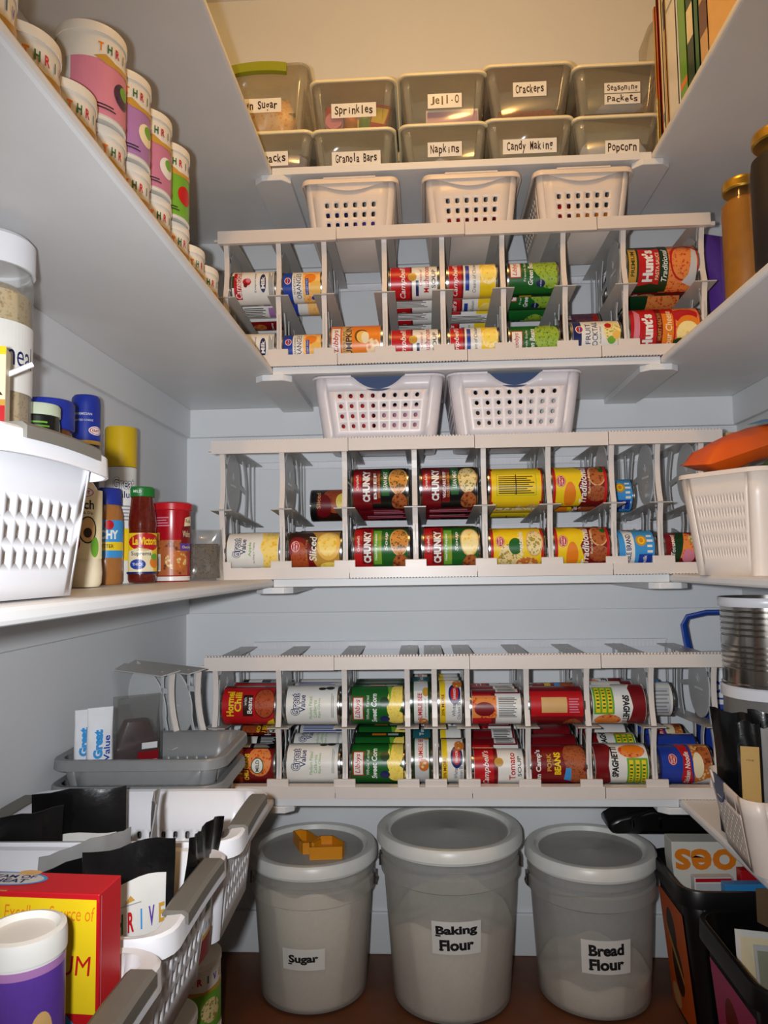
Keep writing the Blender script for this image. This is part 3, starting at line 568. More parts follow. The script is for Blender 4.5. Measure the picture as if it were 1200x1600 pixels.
def grip_basket(loc, rz, label, L=.345, W=.215, h=.127):
    """white basket with taupe grips over both short ends; slots in the ends, square holes in the long sides"""
    r = empty('storage_basket', loc, rz, label, 'basket', 'white baskets with taupe grips')
    e = (8, 3, -.86, .86, .18, .66, 8, .36, .46, False); s = (13, 2, -.88, .88, .30, .60, 8, .40, .56, False)
    obj('basket_body', basket_body(L-.032, W-.014, L-.058, W-.040, h, .02, dict(right=e, left=e, front=s, back=s)), WPL, r, (0, 0, .002), solid=.0022)
    bm = bmesh.new(); slab(bm, [(p[0], p[1]) for p in rr_path((L-.10)/2, (W-.06)/2, .02)], 'z', 0, .012); obj('foot_ring', bm, WPL, r)
    obj('rim', rim_mesh(L-.032, W-.014, h+.002, .022, .007, .016, .020, lift=.004), WPL, r)
    for sg in (1, -1): obj('grip', grip_mesh(L/2-.022, L/2+.0035, W*.29, h+.0035, .004, W), GRIP, r, rot=(0, 0, 0 if sg == 1 else PI))
    return r
grip_basket((-.4475, -1.208, Zs[2]), 0, 'white basket with a taupe grip on the third left shelf beside a ranch bottle', L=.300, W=.222, h=.130)
LB = []
for (yc, rz, lb) in ((-.815, .02, 'white basket with taupe grip on the lowest left shelf, farthest of three'), (-1.042, 0, 'white basket with taupe grip on the lowest left shelf, middle one, holding lettered pouches'), (-1.268, 0, 'white basket with taupe grip on the lowest left shelf, nearest, holding the red box')):
    LB.append(grip_basket((-.398 if yc > -1.2 else -.391, yc, Zs[3]), rz, lb))

def small_basket(x, label):                       # three cream baskets with square holes on the upper rack
    r = empty('storage_basket', (x, -.190, Zs[1]+.2915), 0, label, 'basket', 'cream baskets on the upper can rack')
    f = (6, 3, -.76, .76, .06, .62, 8, .44, .52, False); s = (9, 4, -.8, .8, .14, .7, 8, .45, .6, False)
    obj('basket_body', basket_body(.194, .255, .172, .215, .106, .014, dict(front=f, back=f, left=s, right=s)), CPL, r, solid=.002)
    obj('rim', rim_mesh(.194, .255, .106, .014, .006, .006, .010), CPL, r)
    bm = bmesh.new(); box(bm, -.055, .055, -.1345, -.124, .1058, .1098); obj('grip', bm, CPL, r, bevel=.001)
    bm = bmesh.new(); slab(bm, [(-.07+.14*k/12, .098-.016*math.sin(PI*k/12)) for k in range(13)], 'y', -.1292, -.1255); obj('grip_panel', bm, CPL, r, bevel=.0006)
    return r
for x, lb in ((-.137, 'small cream basket with square holes on the upper can rack, leftmost of three'), (.117, 'small cream basket with square holes on the upper can rack, middle of three'), (.347, 'small cream basket with square holes on the upper can rack, rightmost of three')): small_basket(x, lb)
BLUEG = mat('blue_grip', (52,72,112), rough=.45)
def big_basket(x, label):                         # two large baskets with round holes and blue scooped grips
    r = empty('storage_basket', (x, -.165, Zs[2]+.2868), 0, label, 'basket', 'large white baskets on the middle can rack')
    f = (8, 4, -.87, .87, .14, .77, 12, .37, .44, False); s = (8, 4, -.8, .8, .18, .70, 12, .35, .45, False)
    body = obj('basket_body', basket_body(.272, .285, .238, .245, .130, .025, dict(front=f, back=f, left=s, right=s), scoop=dict(front=(.48, .20), back=(.48, .20))), mat('lilac_white_plastic', (232,224,226), rough=.35), r, solid=.0022)
    for sy in (-1, 1):
        bm = bmesh.new()
        for k in range(20):
            x0, x1 = -.056+.112*k/20, -.056+.112*(k+1)/20; z = lambda q: .129-.026*(1-abs(q/.056)**2.2)-.004
            slab(bm, [(x0, z(x0)), (x1, z(x1)), (x1, .129), (x0, .129)], 'y', sy*.1365, sy*.1385)
        bmesh.ops.remove_doubles(bm, verts=bm.verts[:], dist=1e-6); obj('grip', bm, BLUEG, r, sharp=0)
    hb = [bmesh.new(), bmesh.new()]; pth = rr_path(.136, .1425, .025, 6)
    for i in range(len(pth)):
        p, q = pth[i], pth[(i+1) % len(pth)]
        if abs(p[3]) > .99 and abs(q[3]) > .99 and abs(p[0]-q[0]) > .1:
            sg = 1 if q[0] > p[0] else -1
            for a, b in ((p[0], -sg*.056), (sg*.056, q[0])): tube(hb[0 if a+b < 0 else 1], [(a, p[1]+p[3]*.0015, .1295), (b, p[1]+p[3]*.0015, .1295)], .0026, 8)
        else:
            bm = hb[0 if (p[0]+q[0]) < 0 else 1]; tube(bm, [(p[0]+p[2]*.0015, p[1]+p[3]*.0015, .1295), (q[0]+q[2]*.0015, q[1]+q[3]*.0015, .1295)], .0026, 8)
    for bm in hb: obj('rim', bm, MATS['lilac_white_plastic'], r)
    return r
big_basket(-.084, 'large white basket with round holes and blue grip, left one on the middle rack')
big_basket(.197, 'large white basket with round holes and blue grip, right one on the middle rack')
# what shows through the holes
def carton(name, loc, size, rz, col, label, cat='box', group=None, bands=()):
    bm = bmesh.new(); sx, sy, sz = size; box(bm, -sx/2, sx/2, -sy/2, sy/2, 0, sz)
    o = obj(name, bm, M_(col), None, loc, (0, 0, rz), sharp=0, bevel=.0012); tag(o, label, cat, group)
    if bands: flat_print('box_print', [R(-sx*500+2, a*sz*1000, sx*500-2, b*sz*1000, c) for a, b, c in bands], o, (0, -sy/2-.0001, 0))
    return o
zb = Zs[1]+.2945
for x, y, sx, sz, c, lb in ((-.175,-.20,.06,.07,'navy','dark blue packet inside the leftmost small cream basket'), (-.105,-.20,.06,.055,'purple','purple packet inside the leftmost small cream basket'), (.065,-.19,.06,.05,'red','red packet inside the middle small cream basket'), (.14,-.20,.07,.045,'dred','dark red packet inside the middle small cream basket'), (.300,-.20,.055,.07,'red','red packet inside the rightmost small cream basket'), (.375,-.20,.07,.05,'orange','orange packet inside the rightmost small cream basket')):
    carton('food_packet', (x, y, zb), (sx, .10, sz), .05, c, lb, 'packet', 'packets in the small cream baskets')
zb = Zs[2]+.2905
for x, y, sx, sz, c, lb in ((-.14,-.17,.09,.10,'red','red box inside the left large white basket'), (-.035,-.17,.09,.075,'mauve','mauve box inside the left large white basket'), (.125,-.17,.08,.06,'dbrown','brown box inside the right large white basket'), (.20,-.17,.055,.07,'grey','grey box inside the right large white basket'), (.27,-.17,.06,.085,'lgrey','pale box inside the right large white basket')):
    carton('food_box', (x, y, zb), (sx, .16, sz), -.04, c, lb, 'box', 'boxes in the large white baskets')

# grey nested baskets on the lowest left shelf
def grey_basket(z, dx, label):
    r = empty('plastic_basket', (-.447+dx, -.585, z), .03, label, 'basket', 'nested grey baskets')
    s = (9, 4, -.8, .8, .2, .7, 8, .55, .42, False)
    obj('basket_body', basket_body(.245, .185, .205, .150, .125, .022, dict(front=s, back=s, left=s, right=s)), GPL, r, solid=.002)
    obj('rim', rim_mesh(.245, .185, .125, .022, .012, .012, .014), GPL, r); return r
grey_basket(Zs[3]+.0005, 0, 'grey plastic basket underneath another on the lowest left shelf'); grey_basket(Zs[3]+.0400, .004, 'grey plastic basket on top of another, holding two white bags')

# right shelves: beige basket with the orange bag, and the white basket with a blue grip
def slot_basket(loc, rz, L, W, h, label, hole, gripmat=None, matl=None, lean=1.0):
    r = empty('storage_basket', loc, rz, label, 'basket')
    obj('basket_body', basket_body(L, W, L*.84, W*.84, h, .028, dict(left=hole, right=hole, front=hole, back=hole), scoop=dict(left=(.46, .30, -.42), right=(.46, .30, .42)) if gripmat else None), matl or CPL, r, solid=.0025)
    if gripmat:
        for sx in (-1, 1):
            bm = bmesh.new(); b = (W/2-.028)*.46; oy = (W/2-.028)*.42
            for k in range(20):
                y0, y1 = -b+2*b*k/20, -b+2*b*(k+1)/20; z = lambda q: h*(1-.30*(1-abs(q/b)**2.2))-.006
                slab(bm, [(oy+y0, z(y0)), (oy+y1, z(y1)), (oy+y1, h*.98), (oy+y0, h*.98)], 'x', sx*(L/2-.0055), sx*(L/2-.0030))
            bmesh.ops.remove_doubles(bm, verts=bm.verts[:], dist=1e-6); obj('grip', bm, gripmat, r, sharp=0)
    else: obj('rim', rim_mesh(L, W, h, .028, .003, .003, .006), matl or CPL, r)
    return r
slot_basket((.598, -.489, Zs[2]), .60, .26, .165, .172, 'tall beige basket with thin slots on the third right shelf holding an orange bag', (16, 5, -.88, .88, .16, .80, 8, .22, .36, False))
slot_basket((.586, -.618, Zs[3]), -.10, .250, .205, .112, 'pale basket with slots and a blue grip on the lowest right shelf, full of pouches', (12, 8, -.84, .84, .14, .74, 8, .26, .62, True), BLUEG)

# ------------------------------------------------------------------ buckets on the floor
BUCK = clear('bucket_plastic', (222,221,216), .48, rough=.3, gloss=.03)
LID = mat('bucket_lid', (238,238,232), rough=.32, trans=.10)
WIRE = mat('bail_wire', (120,120,118), rough=.3, metal=1)
def bucket(x, y, h, rl, rt, rb, fill, txt, label, ltext_z, lx, lw, lh):
    k = h-.012
    prof = [(0, .002), (rb-.012, .002), (rb-.002, .008), (rb, .016), (rt, k-.077), (rt+.006, k-.073), (rt+.0065, k-.048), (rt+.001, k-.045), (rt+.002, k-.036), (rt+.006, k-.034), (rt+.0062, k-.018), (rt+.003, k-.016), (rt+.004, k)]
    root = empty('food_bucket', (x, y, 0), 0, label, 'bucket', 'white lidded food buckets')
    bm = bmesh.new(); lathe(bm, prof, 64); obj('bucket_body', bm, BUCK, root, sharp=40)
    bm = bmesh.new(); lathe(bm, [(rl-.030, h-.0105), (rl-.024, h-.011), (rl-.020, h-.002), (rl-.014, h), (rl-.004, h-.001), (rl, h-.006), (rl+.001, h-.024), (rl-.003, h-.026), (rl-.004, h-.030), (rl-.009, h-.030), (rl-.010, h-.008), (rl-.018, h-.009), (rl-.024, h-.0135), (rl-.030, h-.0135), (rl-.030, h-.0105)], 64)
    lid = obj('bucket_lid', bm, LID, root, sharp=40)
    bm = bmesh.new(); lathe(bm, [(0, h-.0085), (.010, h-.0085), (.012, h-.0098), (rl-.029, h-.0100)], 48); obj('lid_panel', bm, BUCK, lid, sharp=40)
    if fill:
        bm = bmesh.new(); n = 40; rin = lambda z: rb+(rt-rb)*max(0, z-.016)/(k-.093)-.003
        pts = [(0, .004), (rb-.014, .004), (rin(.02), .018), (rin(fill), fill)]; lathe(bm, pts, n)
        top = [v for v in bm.verts if abs(v.co.z-fill) < 1e-6]
        for v in top: v.co.z += (.02 if fill > .1 else .006)*math.sin(2.1*math.atan2(v.co.x, v.co.y)+1.2)+.006*math.sin(7*math.atan2(v.co.x, v.co.y))
        c = bm.verts.new((0, 0, fill+.012)); top.sort(key=lambda v: math.atan2(v.co.y, v.co.x))
        for i in range(len(top)): bm.faces.new([top[i], top[(i+1) % len(top)], c])
        f = obj('flour_fill' if 'Flour' in txt else 'sugar_fill', bm, mat('flour', (250,240,222), rough=.9, bump=.3), root, sharp=60); f['label'] = 'pale powder seen through the bucket wall'
    bm = bmesh.new()                              # wire bail hanging at the side with ears
    for sg in (-1, 1): box(bm, sg*(rt+.006)-.004, sg*(rt+.006)+.004, -.012, .012, k-.070, k-.046)
    tube(bm, [((rt+.009)*math.cos(t), -.012-(rt+.014)*math.sin(t)*.16-.0, k-.064-.055*math.sin(t)**.5*(1 if True else 0)) if 0 else ((rt+.011)*math.cos(t), (rt+.011)*math.sin(t), k-.058-.10*math.sin(t)) for t in [PI*q/24 for q in range(25)]], .0018, 8)
    obj('bail_handle', bm, WIRE, root)
    rf = lambda z: rb+(rt-rb)*max(0, z-.016)/(k-.093)+.0006
    hz = ltext_z*1000; ln = txt.split('\n'); it = [R(lx-lw/2, hz-lh/2, lx+lw/2, hz+lh/2, 'paper')]
    for i, s in enumerate(ln):
        yy = hz+(len(ln)-1-2*i)*lh*.21; th = lh*(.34 if len(ln) == 2 else .48); tw = lw*(.84 if len(s) > 5 else .70)
        it.append(T(s, lx, yy, tw, th, 'text', rot=2, bold=.045))
        # slab serifs on the capitals' feet
        it += [R(lx-tw/2-1.2, yy-th/2, lx-tw/2+tw*.12, yy-th/2+th*.13, 'text')]
    round_print('paper_label', it, rt, root, h0=.0004, rfun=rf); 
    return root
bucket(-.250, -.150, .305, .139, .127, .114, .225, 'Sugar', 'white lidded bucket marked Sugar with a yellow lid opener on top', .118, -4, 92, 42)
bucket(.047, -.165, .350, .155, .141, .124, .172, 'Baking\nFlour', 'tallest white lidded bucket, marked Baking Flour, in the middle', .178, 8, 102, 64)
bucket(.348, -.150, .305, .137, .127, .116, .060, 'Bread\nFlour', 'white lidded bucket marked Bread Flour beside the black bins', .131, 2, 102, 66)
# yellow lid opener
YW = mat('yellow_opener', (226,146,24), rough=.4)
t = empty('lid_opener', (-.238, -.175, .2955), .0, 'yellow plastic lid opener lying on the Sugar bucket', 'bucket opener')
def ringwall(bm, pts, wd, z0, z1):
    n = len(pts); pts = [Vector(p) for p in pts]
    for i in range(n):
        a, b = pts[i], pts[(i+1) % n]; d = (b-a).normalized(); nn = Vector((-d.y, d.x))*wd; e = d*wd*.5
        slab(bm, [a-e, b+e, b+e+nn, a-e+nn], 'z', z0, z1)
bm = bmesh.new(); ringwall(bm, [(-.058,.052), (-.046,.060), (-.032,.055), (.004,.004), (-.006,-.014), (-.026,-.016), (-.034,-.004)], .0035, 0, .024); box(bm, -.05, -.03, .03, .05, .002, .004); obj('handle', bm, YW, t, sharp=0)
bm = bmesh.new(); ringwall(bm, [(.006,.016), (.030,.018), (.058,-.018), (.056,-.040), (-.006,-.046), (-.010,-.022)], .0035, 0, .026); slab(bm, [(.004,.014), (.030,.016), (.056,-.018), (.0,-.03)], 'z', .006, .009); obj('jaw', bm, YW, t, sharp=0)

# ------------------------------------------------------------------ clear labelled boxes on the top shelf
SHOE = clear('clear_box_plastic', (222,214,196), .11, rough=.12, gloss=.05)
LIDW = mat('ivory_lid', (236,224,186), rough=.4)
INK = 'dbrown'
def shoe_box(x, z, wt, wb, h, txt, label, ty, tx=0, tw=None, green=False, yaw=0):
    root = empty('storage_box', (x, -.165, z), yaw, label, 'storage box', 'clear boxes on the top shelf')
    obj('box_body', basket_body(wt, .285, wb, .262, h-.008, .020, {}), SHOE, root, solid=.0012)
    if not green:
        bm = bmesh.new(); pth = rr_path(wt/2+.004, .1465, .022, 6); slab(bm, [(p[0], p[1]) for p in pth], 'z', h-.009, h-.003)
        inner = [(p[0]*.93, p[1]*.95) for p in pth]; slab(bm, inner, 'z', h-.0035, h-.0012)
        obj('box_lid', bm, LIDW, root, sharp=30, bevel=.0015)
    else:
        bm = bmesh.new(); pth = rr_path(wt/2+.003, .1455, .024, 6); slab(bm, [(p[0], p[1]) for p in pth], 'z', h-.008, h-.003); obj('box_lid', bm, SHOE, root, sharp=30)
        bm = bmesh.new(); N = 14
        for k in range(N):
            a, b = -wt*.34+wt*.62*k/N, -wt*.34+wt*.62*(k+1)/N; q = lambda s: h-.002-.010*(s/(wt*.4))**2
            slab(bm, [(a, q(a)-.020), (b, q(b)-.020), (b, q(b)), (a, q(a))], 'y', -.153, -.140)
        obj('lid_clip', bm, mat('green_clip', (140,150,30), rough=.45), root, sharp=0)
    ln = txt.split('\n'); it = []
    for i, s in enumerate(ln):
        ww = (tw or (9.0*len(s)+12)); hh = 30 if len(ln) == 1 else 21; yy = ty+(len(ln)-1-2*i)*11.8
        it += [R(tx-ww/2, yy-hh/2, tx+ww/2, yy+hh/2, 'paper')]
        # each letter on its own hopping baseline
        adv = ww*.86/len(s)
        for k, ch in enumerate(s):
            if ch == ' ': continue
            big = ch.isupper() or ch in 'lkbdtJ'
            it.append(T(ch, tx-ww*.43+adv*(k+.5), yy if ch == '-' else yy+(1.4 if k % 2 else -.8)+(1.5 if big else (-hh*.15 if ch in 'gpqy' else -1.5)), adv*(.84 if ch not in 'il-' else .30), (hh*.60 if big or ch in 'gpqy' else hh*.42) if ch != '-' else 2.5, INK, rot=0, bold=.02))
    flat_print('paper_label', it, root, (0, -.1310, 0), (math.atan(.0115/(h-.008)), 0, 0), h0=.0008)
    return root
# pitch each label to the sloping front: rotation above is small, offset puts it just proud of the plastic
zt = Zs[0]+.0004
shoe_box(-.305, zt, .176, .150, .093, 'Snacks', 'clear box marked Snacks, lower left on the top shelf', 34, 2)
shoe_box(-.130, zt, .176, .158, .091, 'Granola Bars', 'clear box marked Granola Bars on the top shelf', 27, 6, 104)
shoe_box(.062, zt, .184, .160, .094, 'Napkins', 'clear box marked Napkins on the top shelf', 38, 2, 72)
shoe_box(.242, zt, .184, .158, .098, 'Candy Making', 'clear box marked Candy Making on the top shelf', 37, 0, 112)
shoe_box(.423, zt, .180, .156, .094, 'Popcorn', 'clear box marked Popcorn, lower right on the top shelf', 26, 10, 70)
shoe_box(-.326, zt+.0935, .200, .168, .150, 'Brown Sugar', 'taller clear box marked Brown Sugar with a green lid clip', 60, -14, 112, green=True)
shoe_box(-.130, zt+.0915, .180, .160, .110, 'Sprinkles', 'clear box marked Sprinkles, upper tier of the top shelf', 42, 2, 96)
shoe_box(.062, zt+.0945, .184, .164, .112, 'Jell-O', 'clear box marked Jell-O, upper tier of the top shelf', 50, 4, 72)
shoe_box(.243, zt+.0985, .186, .150, .118, 'Crackers', 'clear box marked Crackers, upper tier of the top shelf', 62, 2, 70)
shoe_box(.427, zt+.0945, .178, .158, .112, 'Seasoning\nPackets', 'clear box marked Seasoning Packets, upper right of the top shelf', 48, 10, 74)
# what lies inside the boxes
def packet(name, loc, size, rot, col, label, cat, group='contents of the clear boxes', soft=True):
    """a soft pillow packet"""
    bm = bmesh.new(); sx, sy, sz = size; N = 8; g = {}
    for s in (0, 1):
        for i in range(N+1):
            for j in range(N+1):
                u, v = i/N*2-1, j/N*2-1; e = max(abs(u), abs(v)); b = (1-e**4)*(1+.12*math.sin(5*u+3*v))
                if e > .999 and s: g[s, i, j] = g[0, i, j]
                else: g[s, i, j] = bm.verts.new((u*sx/2, v*sy/2, sz/2+(b*sz/2 if s else -b*sz/2)))
    for s in (0, 1):
        for i in range(N):
            for j in range(N):
                try: bm.faces.new([g[s, i, j], g[s, i+1, j], g[s, i+1, j+1], g[s, i, j+1]])
                except ValueError: pass
    return tag(obj(name, bm, M_(col) if isinstance(col, str) else col, None, loc, rot, sharp=50), label, cat, group)
z1 = zt+.003; z2 = zt+.098
packet('snack_bag', (-.295, -.232, z1), (.11, .11, .030), (0, 0, 0), 'red', 'red snack bag at the bottom of the Snacks box', 'bag')
packet('snack_bag', (-.295, -.215, z1+.034), (.11, .13, .034), (0, .05, .1), 'silver', 'silvery snack bag inside the Snacks box', 'bag')
packet('napkin_stack', (.062, -.205, z1), (.125, .125, .042), (0, 0, .70), 'paper', 'white napkins inside the Napkins box', 'napkins')
packet('candy_bag', (.242, -.195, z1), (.14, .18, .034), (0, 0, 0), 'tan', 'tan candy bag lying in the Candy Making box', 'bag')
packet('popcorn_bag', (.425, -.190, z1), (.140, .185, .074), (0, 0, 0), 'paper', 'white popcorn bag inside the Popcorn box', 'bag')
packet('sugar_bag', (-.330, -.21, z2), (.13, .14, .105), (0, 0, .1), 'f_orange', 'orange bag inside the Brown Sugar box', 'bag')
carton('gelatin_box', (.082, -.245, z2+.001), (.112, .075, .038), 0, 'paper', 'white gelatin packet box inside the Jell-O box', 'box', 'contents of the clear boxes', [(.15,.85,'lilac')])
packet('cracker_sleeve', (.245, -.195, z2+.004), (.130, .18, .044), (0, 0, 0), 'f_chili', 'brown cracker sleeve inside the Crackers box', 'crackers')
packet('seasoning_packet', (.425, -.205, z2), (.125, .15, .030), (0, 0, 0), 'f_berry', 'dark seasoning packet lying in the Seasoning Packets box', 'packet')
packet('seasoning_packet', (.440, -.225, z2+.032), (.10, .10, .016), (.05, -.10, .15), 'paper', 'white seasoning packet on top in the Seasoning Packets box', 'packet')
for x, y, r, h, rot, c, lb in ((-.185,-.262,.010,.064,(0,0,0),'red','red capped sprinkle jar inside the Sprinkles box'), (-.172,-.262,.020,.030,(PI/2,0,0),'pink','pink lidded sprinkle tub lying in the Sprinkles box'), (-.138,-.258,.014,.042,(0,0,0),'orange','orange sprinkle jar at the middle of the Sprinkles box'), (-.108,-.262,.013,.036,(0,0,0),'lgreen','green sprinkle jar in the Sprinkles box')):
    bm = bmesh.new(); lathe(bm, [(0,0), (r,0), (r,h*.7), (r*.92,h*.72), (r*.92,h), (0,h)], 24)
    tag(obj('sprinkle_jar', bm, M_(c), None, (x, y, z2+(r if rot[0] else .001)), rot), lb, 'jar', 'contents of the clear boxes')
carton('sprinkle_packet', (-.120, -.225, z2), (.045, .012, .096), .2, 'yellow', 'yellow striped packet standing in the Sprinkles box', 'packet', 'contents of the clear boxes', [(.3,.4,'pink'), (.6,.7,'pink')])
o = carton('sprinkle_packet', (-.094, -.235, z2), (.036, .012, .085), -.2, 'red', 'red and yellow packet leaning in the Sprinkles box', 'packet', 'contents of the clear boxes', [(.5,.9,'yellow')]); o.rotation_euler = (0, .35, -.2)
# ------------------------------------------------------------------ left shelf, second level: two tiers of white canisters
GR = 'white canisters on the second left shelf'
NTH = ['nearest', 'second nearest', 'third nearest', 'fourth nearest', 'fifth nearest', 'sixth nearest', 'seventh nearest', 'second farthest', 'farthest']
def letters(s, x, y, w, h, cols):
    a = w/len(s); return [T(ch, x-w/2+a*(k+.5), y, a*.58 if ch != 'I' else a*.16, h, cols[k % len(cols)], rot=0, bold=.035) for k, ch in enumerate(s)]
TC = ['orange', 'green', 'red', 'teal', 'purple', 'gold']
def canister(x, y, z, face, band, pic, label):
    r, h = .0405, .1170
    root = empty('food_canister', (x, y, z), face, label, 'canister', GR)
    bm = bmesh.new(); lathe(bm, [(0,.002), (r-.003,.002), (r-.002,0), (r+.0006,.001), (r+.0006,.003), (r-.0004,.004), (r-.0004,h-.012), (r-.0004,h-.0115), (0,h-.0115)], 48); obj('can_body', bm, mat('canister_white', (226,220,208), rough=.4), root)
    bm = bmesh.new(); lathe(bm, [(0,h-.0035), (r-.003,h-.0035), (r-.002,h), (r+.0008,h-.001), (r+.0012,h-.004), (r+.0012,h-.0125), (r+.0002,h-.0125), (r-.0006,h-.0112), (0,h-.0112)], 48); obj('plastic_lid', bm, mat('canister_lid', (230,224,212), rough=.35), root)
    it = [letters('THRIVE', 0, 88, 66, 11, TC), P([(-36,74),(-22,80),(-8,74),(10,75),(30,80),(36,76),(30,70),(8,68),(-20,68)], 'gold')]
    if band: it = [R(-70,6,-64,72,'lgrey'), R(-62,5,62,72,band)]+it+[E(4,40,15,15,pic), E(8,46,9,8,'lgreen' if band != 'lgreen' else 'red'), R(26,22,31,56,'cream'), E(28,60,4,5,'black'), R(24,10,33,18,'red'), lines(-40,12,-8,20,2,'text')]
    round_print('paper_label', it, r, root, h0=.00015); return root
ys = [-1.206+.0828*k for k in range(9)]
for k, y in enumerate(ys):
    b = [('purple','f_berry'), ('mauve','f_berry'), ('lilac','cream'), ('pink','f_fruit')][k % 4]
    canister(-.395, y, Zs[1]+.0004, 1.42+.07*((k*5) % 4-1.5), *b, label='white lettered canister on the second left shelf, %s of the lower tier' % NTH[k])
for k, (b, pc, d) in enumerate((('pink','f_berry','pink label and dark berries'), ('lilac','cream','lilac label and a pale bowl'), ('mauve','paper','mauve label and a spoon'), ('lgreen','red','green label and red fruit'))):
    canister(-.392, ys[2]+.0828*(k+.9), Zs[1]+.1194, 1.38-.06*k, b, pc, 'white canister with '+d+', upper tier, second left shelf')

# ------------------------------------------------------------------ left shelf, third level
z3 = Zs[2]+.0004
def jar_root(name, x, y, z, label, cat, rz=0): return empty(name, (x, y, z), rz, label, cat)
def turn(x, y): return math.atan2(x-.005, y+1.813)*-1      # face the print towards the aisle's end
def lathe_obj(name, prof, m, parent, n=40, sharp=40):
    bm = bmesh.new(); lathe(bm, prof, n); return obj(name, bm, m, parent, sharp=sharp)
# big oatmeal jar
x, y = -.484, -1.015; t = jar_root('glass_jar', x, y, z3, 'big clear jar marked Oatmeal behind the white basket, white lid', 'jar', turn(x, y)+.30)
GL = clear('jar_glass', (222,222,214), .16, rough=.04, gloss=.06)
lathe_obj('jar_body', [(0,.002),(.042,.002),(.046,.008),(.046,.355),(.043,.364),(.043,.372)], GL, t)
lathe_obj('oats_fill', [(0,.006),(.040,.006),(.0435,.012),(.0435,.335),(.03,.346),(0,.342)], food('oats', ((120,92,50),(176,146,96),(206,184,140)), 260), t)
lathe_obj('jar_lid', [(0,.402),(.043,.402),(.0475,.397),(.0478,.364),(.045,.364),(.0445,.376),(0,.376)], WPL, t)
round_print('paper_label', [R(-55,222,55,300,'paper'), T('Oatmeal',0,264,84,26,'navy',rot=0,bold=0)], .046, t, h0=.0003)
# potato flake box with a yellow peak and a straw, standing in the basket
carton('food_box', (-.428, -1.128, z3+.016), (.060, .024, .226), .35, 'cream', 'cream box with a red band of potato lettering standing in the white basket', 'box')
o = bpy.context.scene.objects['food_box.005'] if 'food_box.005' in bpy.context.scene.objects else None
def last(): return list(C.objects)[-1]
bx_ = last()
flat_print('box_print', [R(-30,0,30,168,'red'), R(-30,168,30,174,'gold'), P([(-28,178),(0,216),(28,178)],'dbrown'), P([(-24,180),(0,212),(24,180)],'paper'), R(-30,218,30,226,'yellow'), T('Potatoes',0,150,54,14,'paper',rot=0,bold=.02), R(-24,10,24,120,'f_noodle')], bx_, (0,-.0122,0))
bm = bmesh.new(); tube(bm, [(-.520,-1.19,z3+.10), (-.450,-1.145,z3+.185), (-.385,-1.10,z3+.232)], .0028, 10); tag(obj('drinking_straw', bm, WPL), 'white straw poking up out of the white basket', 'straw')
# jars with blue, dark and yellow tops
x, y = -.500, -.850; t = jar_root('food_jar', x, y, z3, 'wide jar with a blue lid behind the white basket rim', 'jar', turn(x, y))
lathe_obj('jar_body', [(0,0),(.030,0),(.032,.004),(.032,.205),(.030,.212),(0,.212)], mat('peanut_brown', (120,74,40), rough=.25), t); lathe_obj('jar_lid', [(0,.252),(.032,.252),(.0345,.248),(.0345,.214),(.033,.212),(0,.212)], mat('blue_lid', (26,48,150), rough=.4), t)
x, y = -.470, -.930; t = jar_root('food_jar', x, y, z3, 'dark green jar with a white rimmed lid in front of the blue lidded jar', 'jar', turn(x, y))
lathe_obj('jar_body', [(0,0),(.024,0),(.0255,.004),(.0255,.205),(.024,.214),(0,.214)], mat('dark_green_jar', (26,34,20), rough=.15), t); lathe_obj('jar_lid', [(0,.2285),(.0245,.2285),(.026,.226),(.026,.214),(0,.214)], mat('pale_lid', (196,206,180), rough=.4), t)
round_print('paper_label', [R(-20,186,20,212,'black'), lines(-10,194,16,208,3,'lgreen')], .0255, t)
x, y = -.532, -.668; t = jar_root('food_jar', x, y, z3, 'tall blue capped shaker canister by the left wall', 'canister', turn(x, y))
lathe_obj('canister_body', [(0,0),(.0205,0),(.0215,.003),(.0215,.225),(0,.225)], mat('navy_body', (24,24,50), rough=.3), t); lathe_obj('cap', [(0,.302),(.018,.302),(.0212,.298),(.0224,.286),(.0224,.226),(0,.225)], MATS['blue_lid'], t)
round_print('paper_label', [R(-32,222,32,228,'gold'), E(16,244,12,7,'white'), E(16,244,10.5,5.6,'red'), E(16,244,9,4.6,'white'), T('KRAFT',16,244,13,4.4,'red',rot=0,bold=.04), T('PARMESAN',-4,270,26,4,'lgrey',rot=0), T('GRATED CHEESE',-4,260,30,3,'lgrey',rot=0)], .0224, t, h0=.0003)
x, y = -.536, -.520; t = jar_root('food_canister', x, y, z3, 'tall yellow topped white canister against the left wall', 'canister', turn(x, y))
lathe_obj('canister_body', [(0,0),(.026,0),(.0272,.003),(.0272,.205),(0,.205)], mat('white_body', (226,226,222), rough=.35), t); lathe_obj('cap', [(0,.278),(.026,.278),(.0275,.274),(.0275,.206),(0,.205)], mat('yellow_cap', (208,172,14), rough=.4), t)
round_print('paper_label', [T('Great',6,176,40,22,'navy',rot=0,bold=.05), T('Great',6,176,39,21,'white',rot=0,bold=.01), T('Value',6,156,36,12,'navy',rot=0), lines(-24,110,24,140,5,'grey'), R(-30,40,40,96,'yellow')], .0272, t)
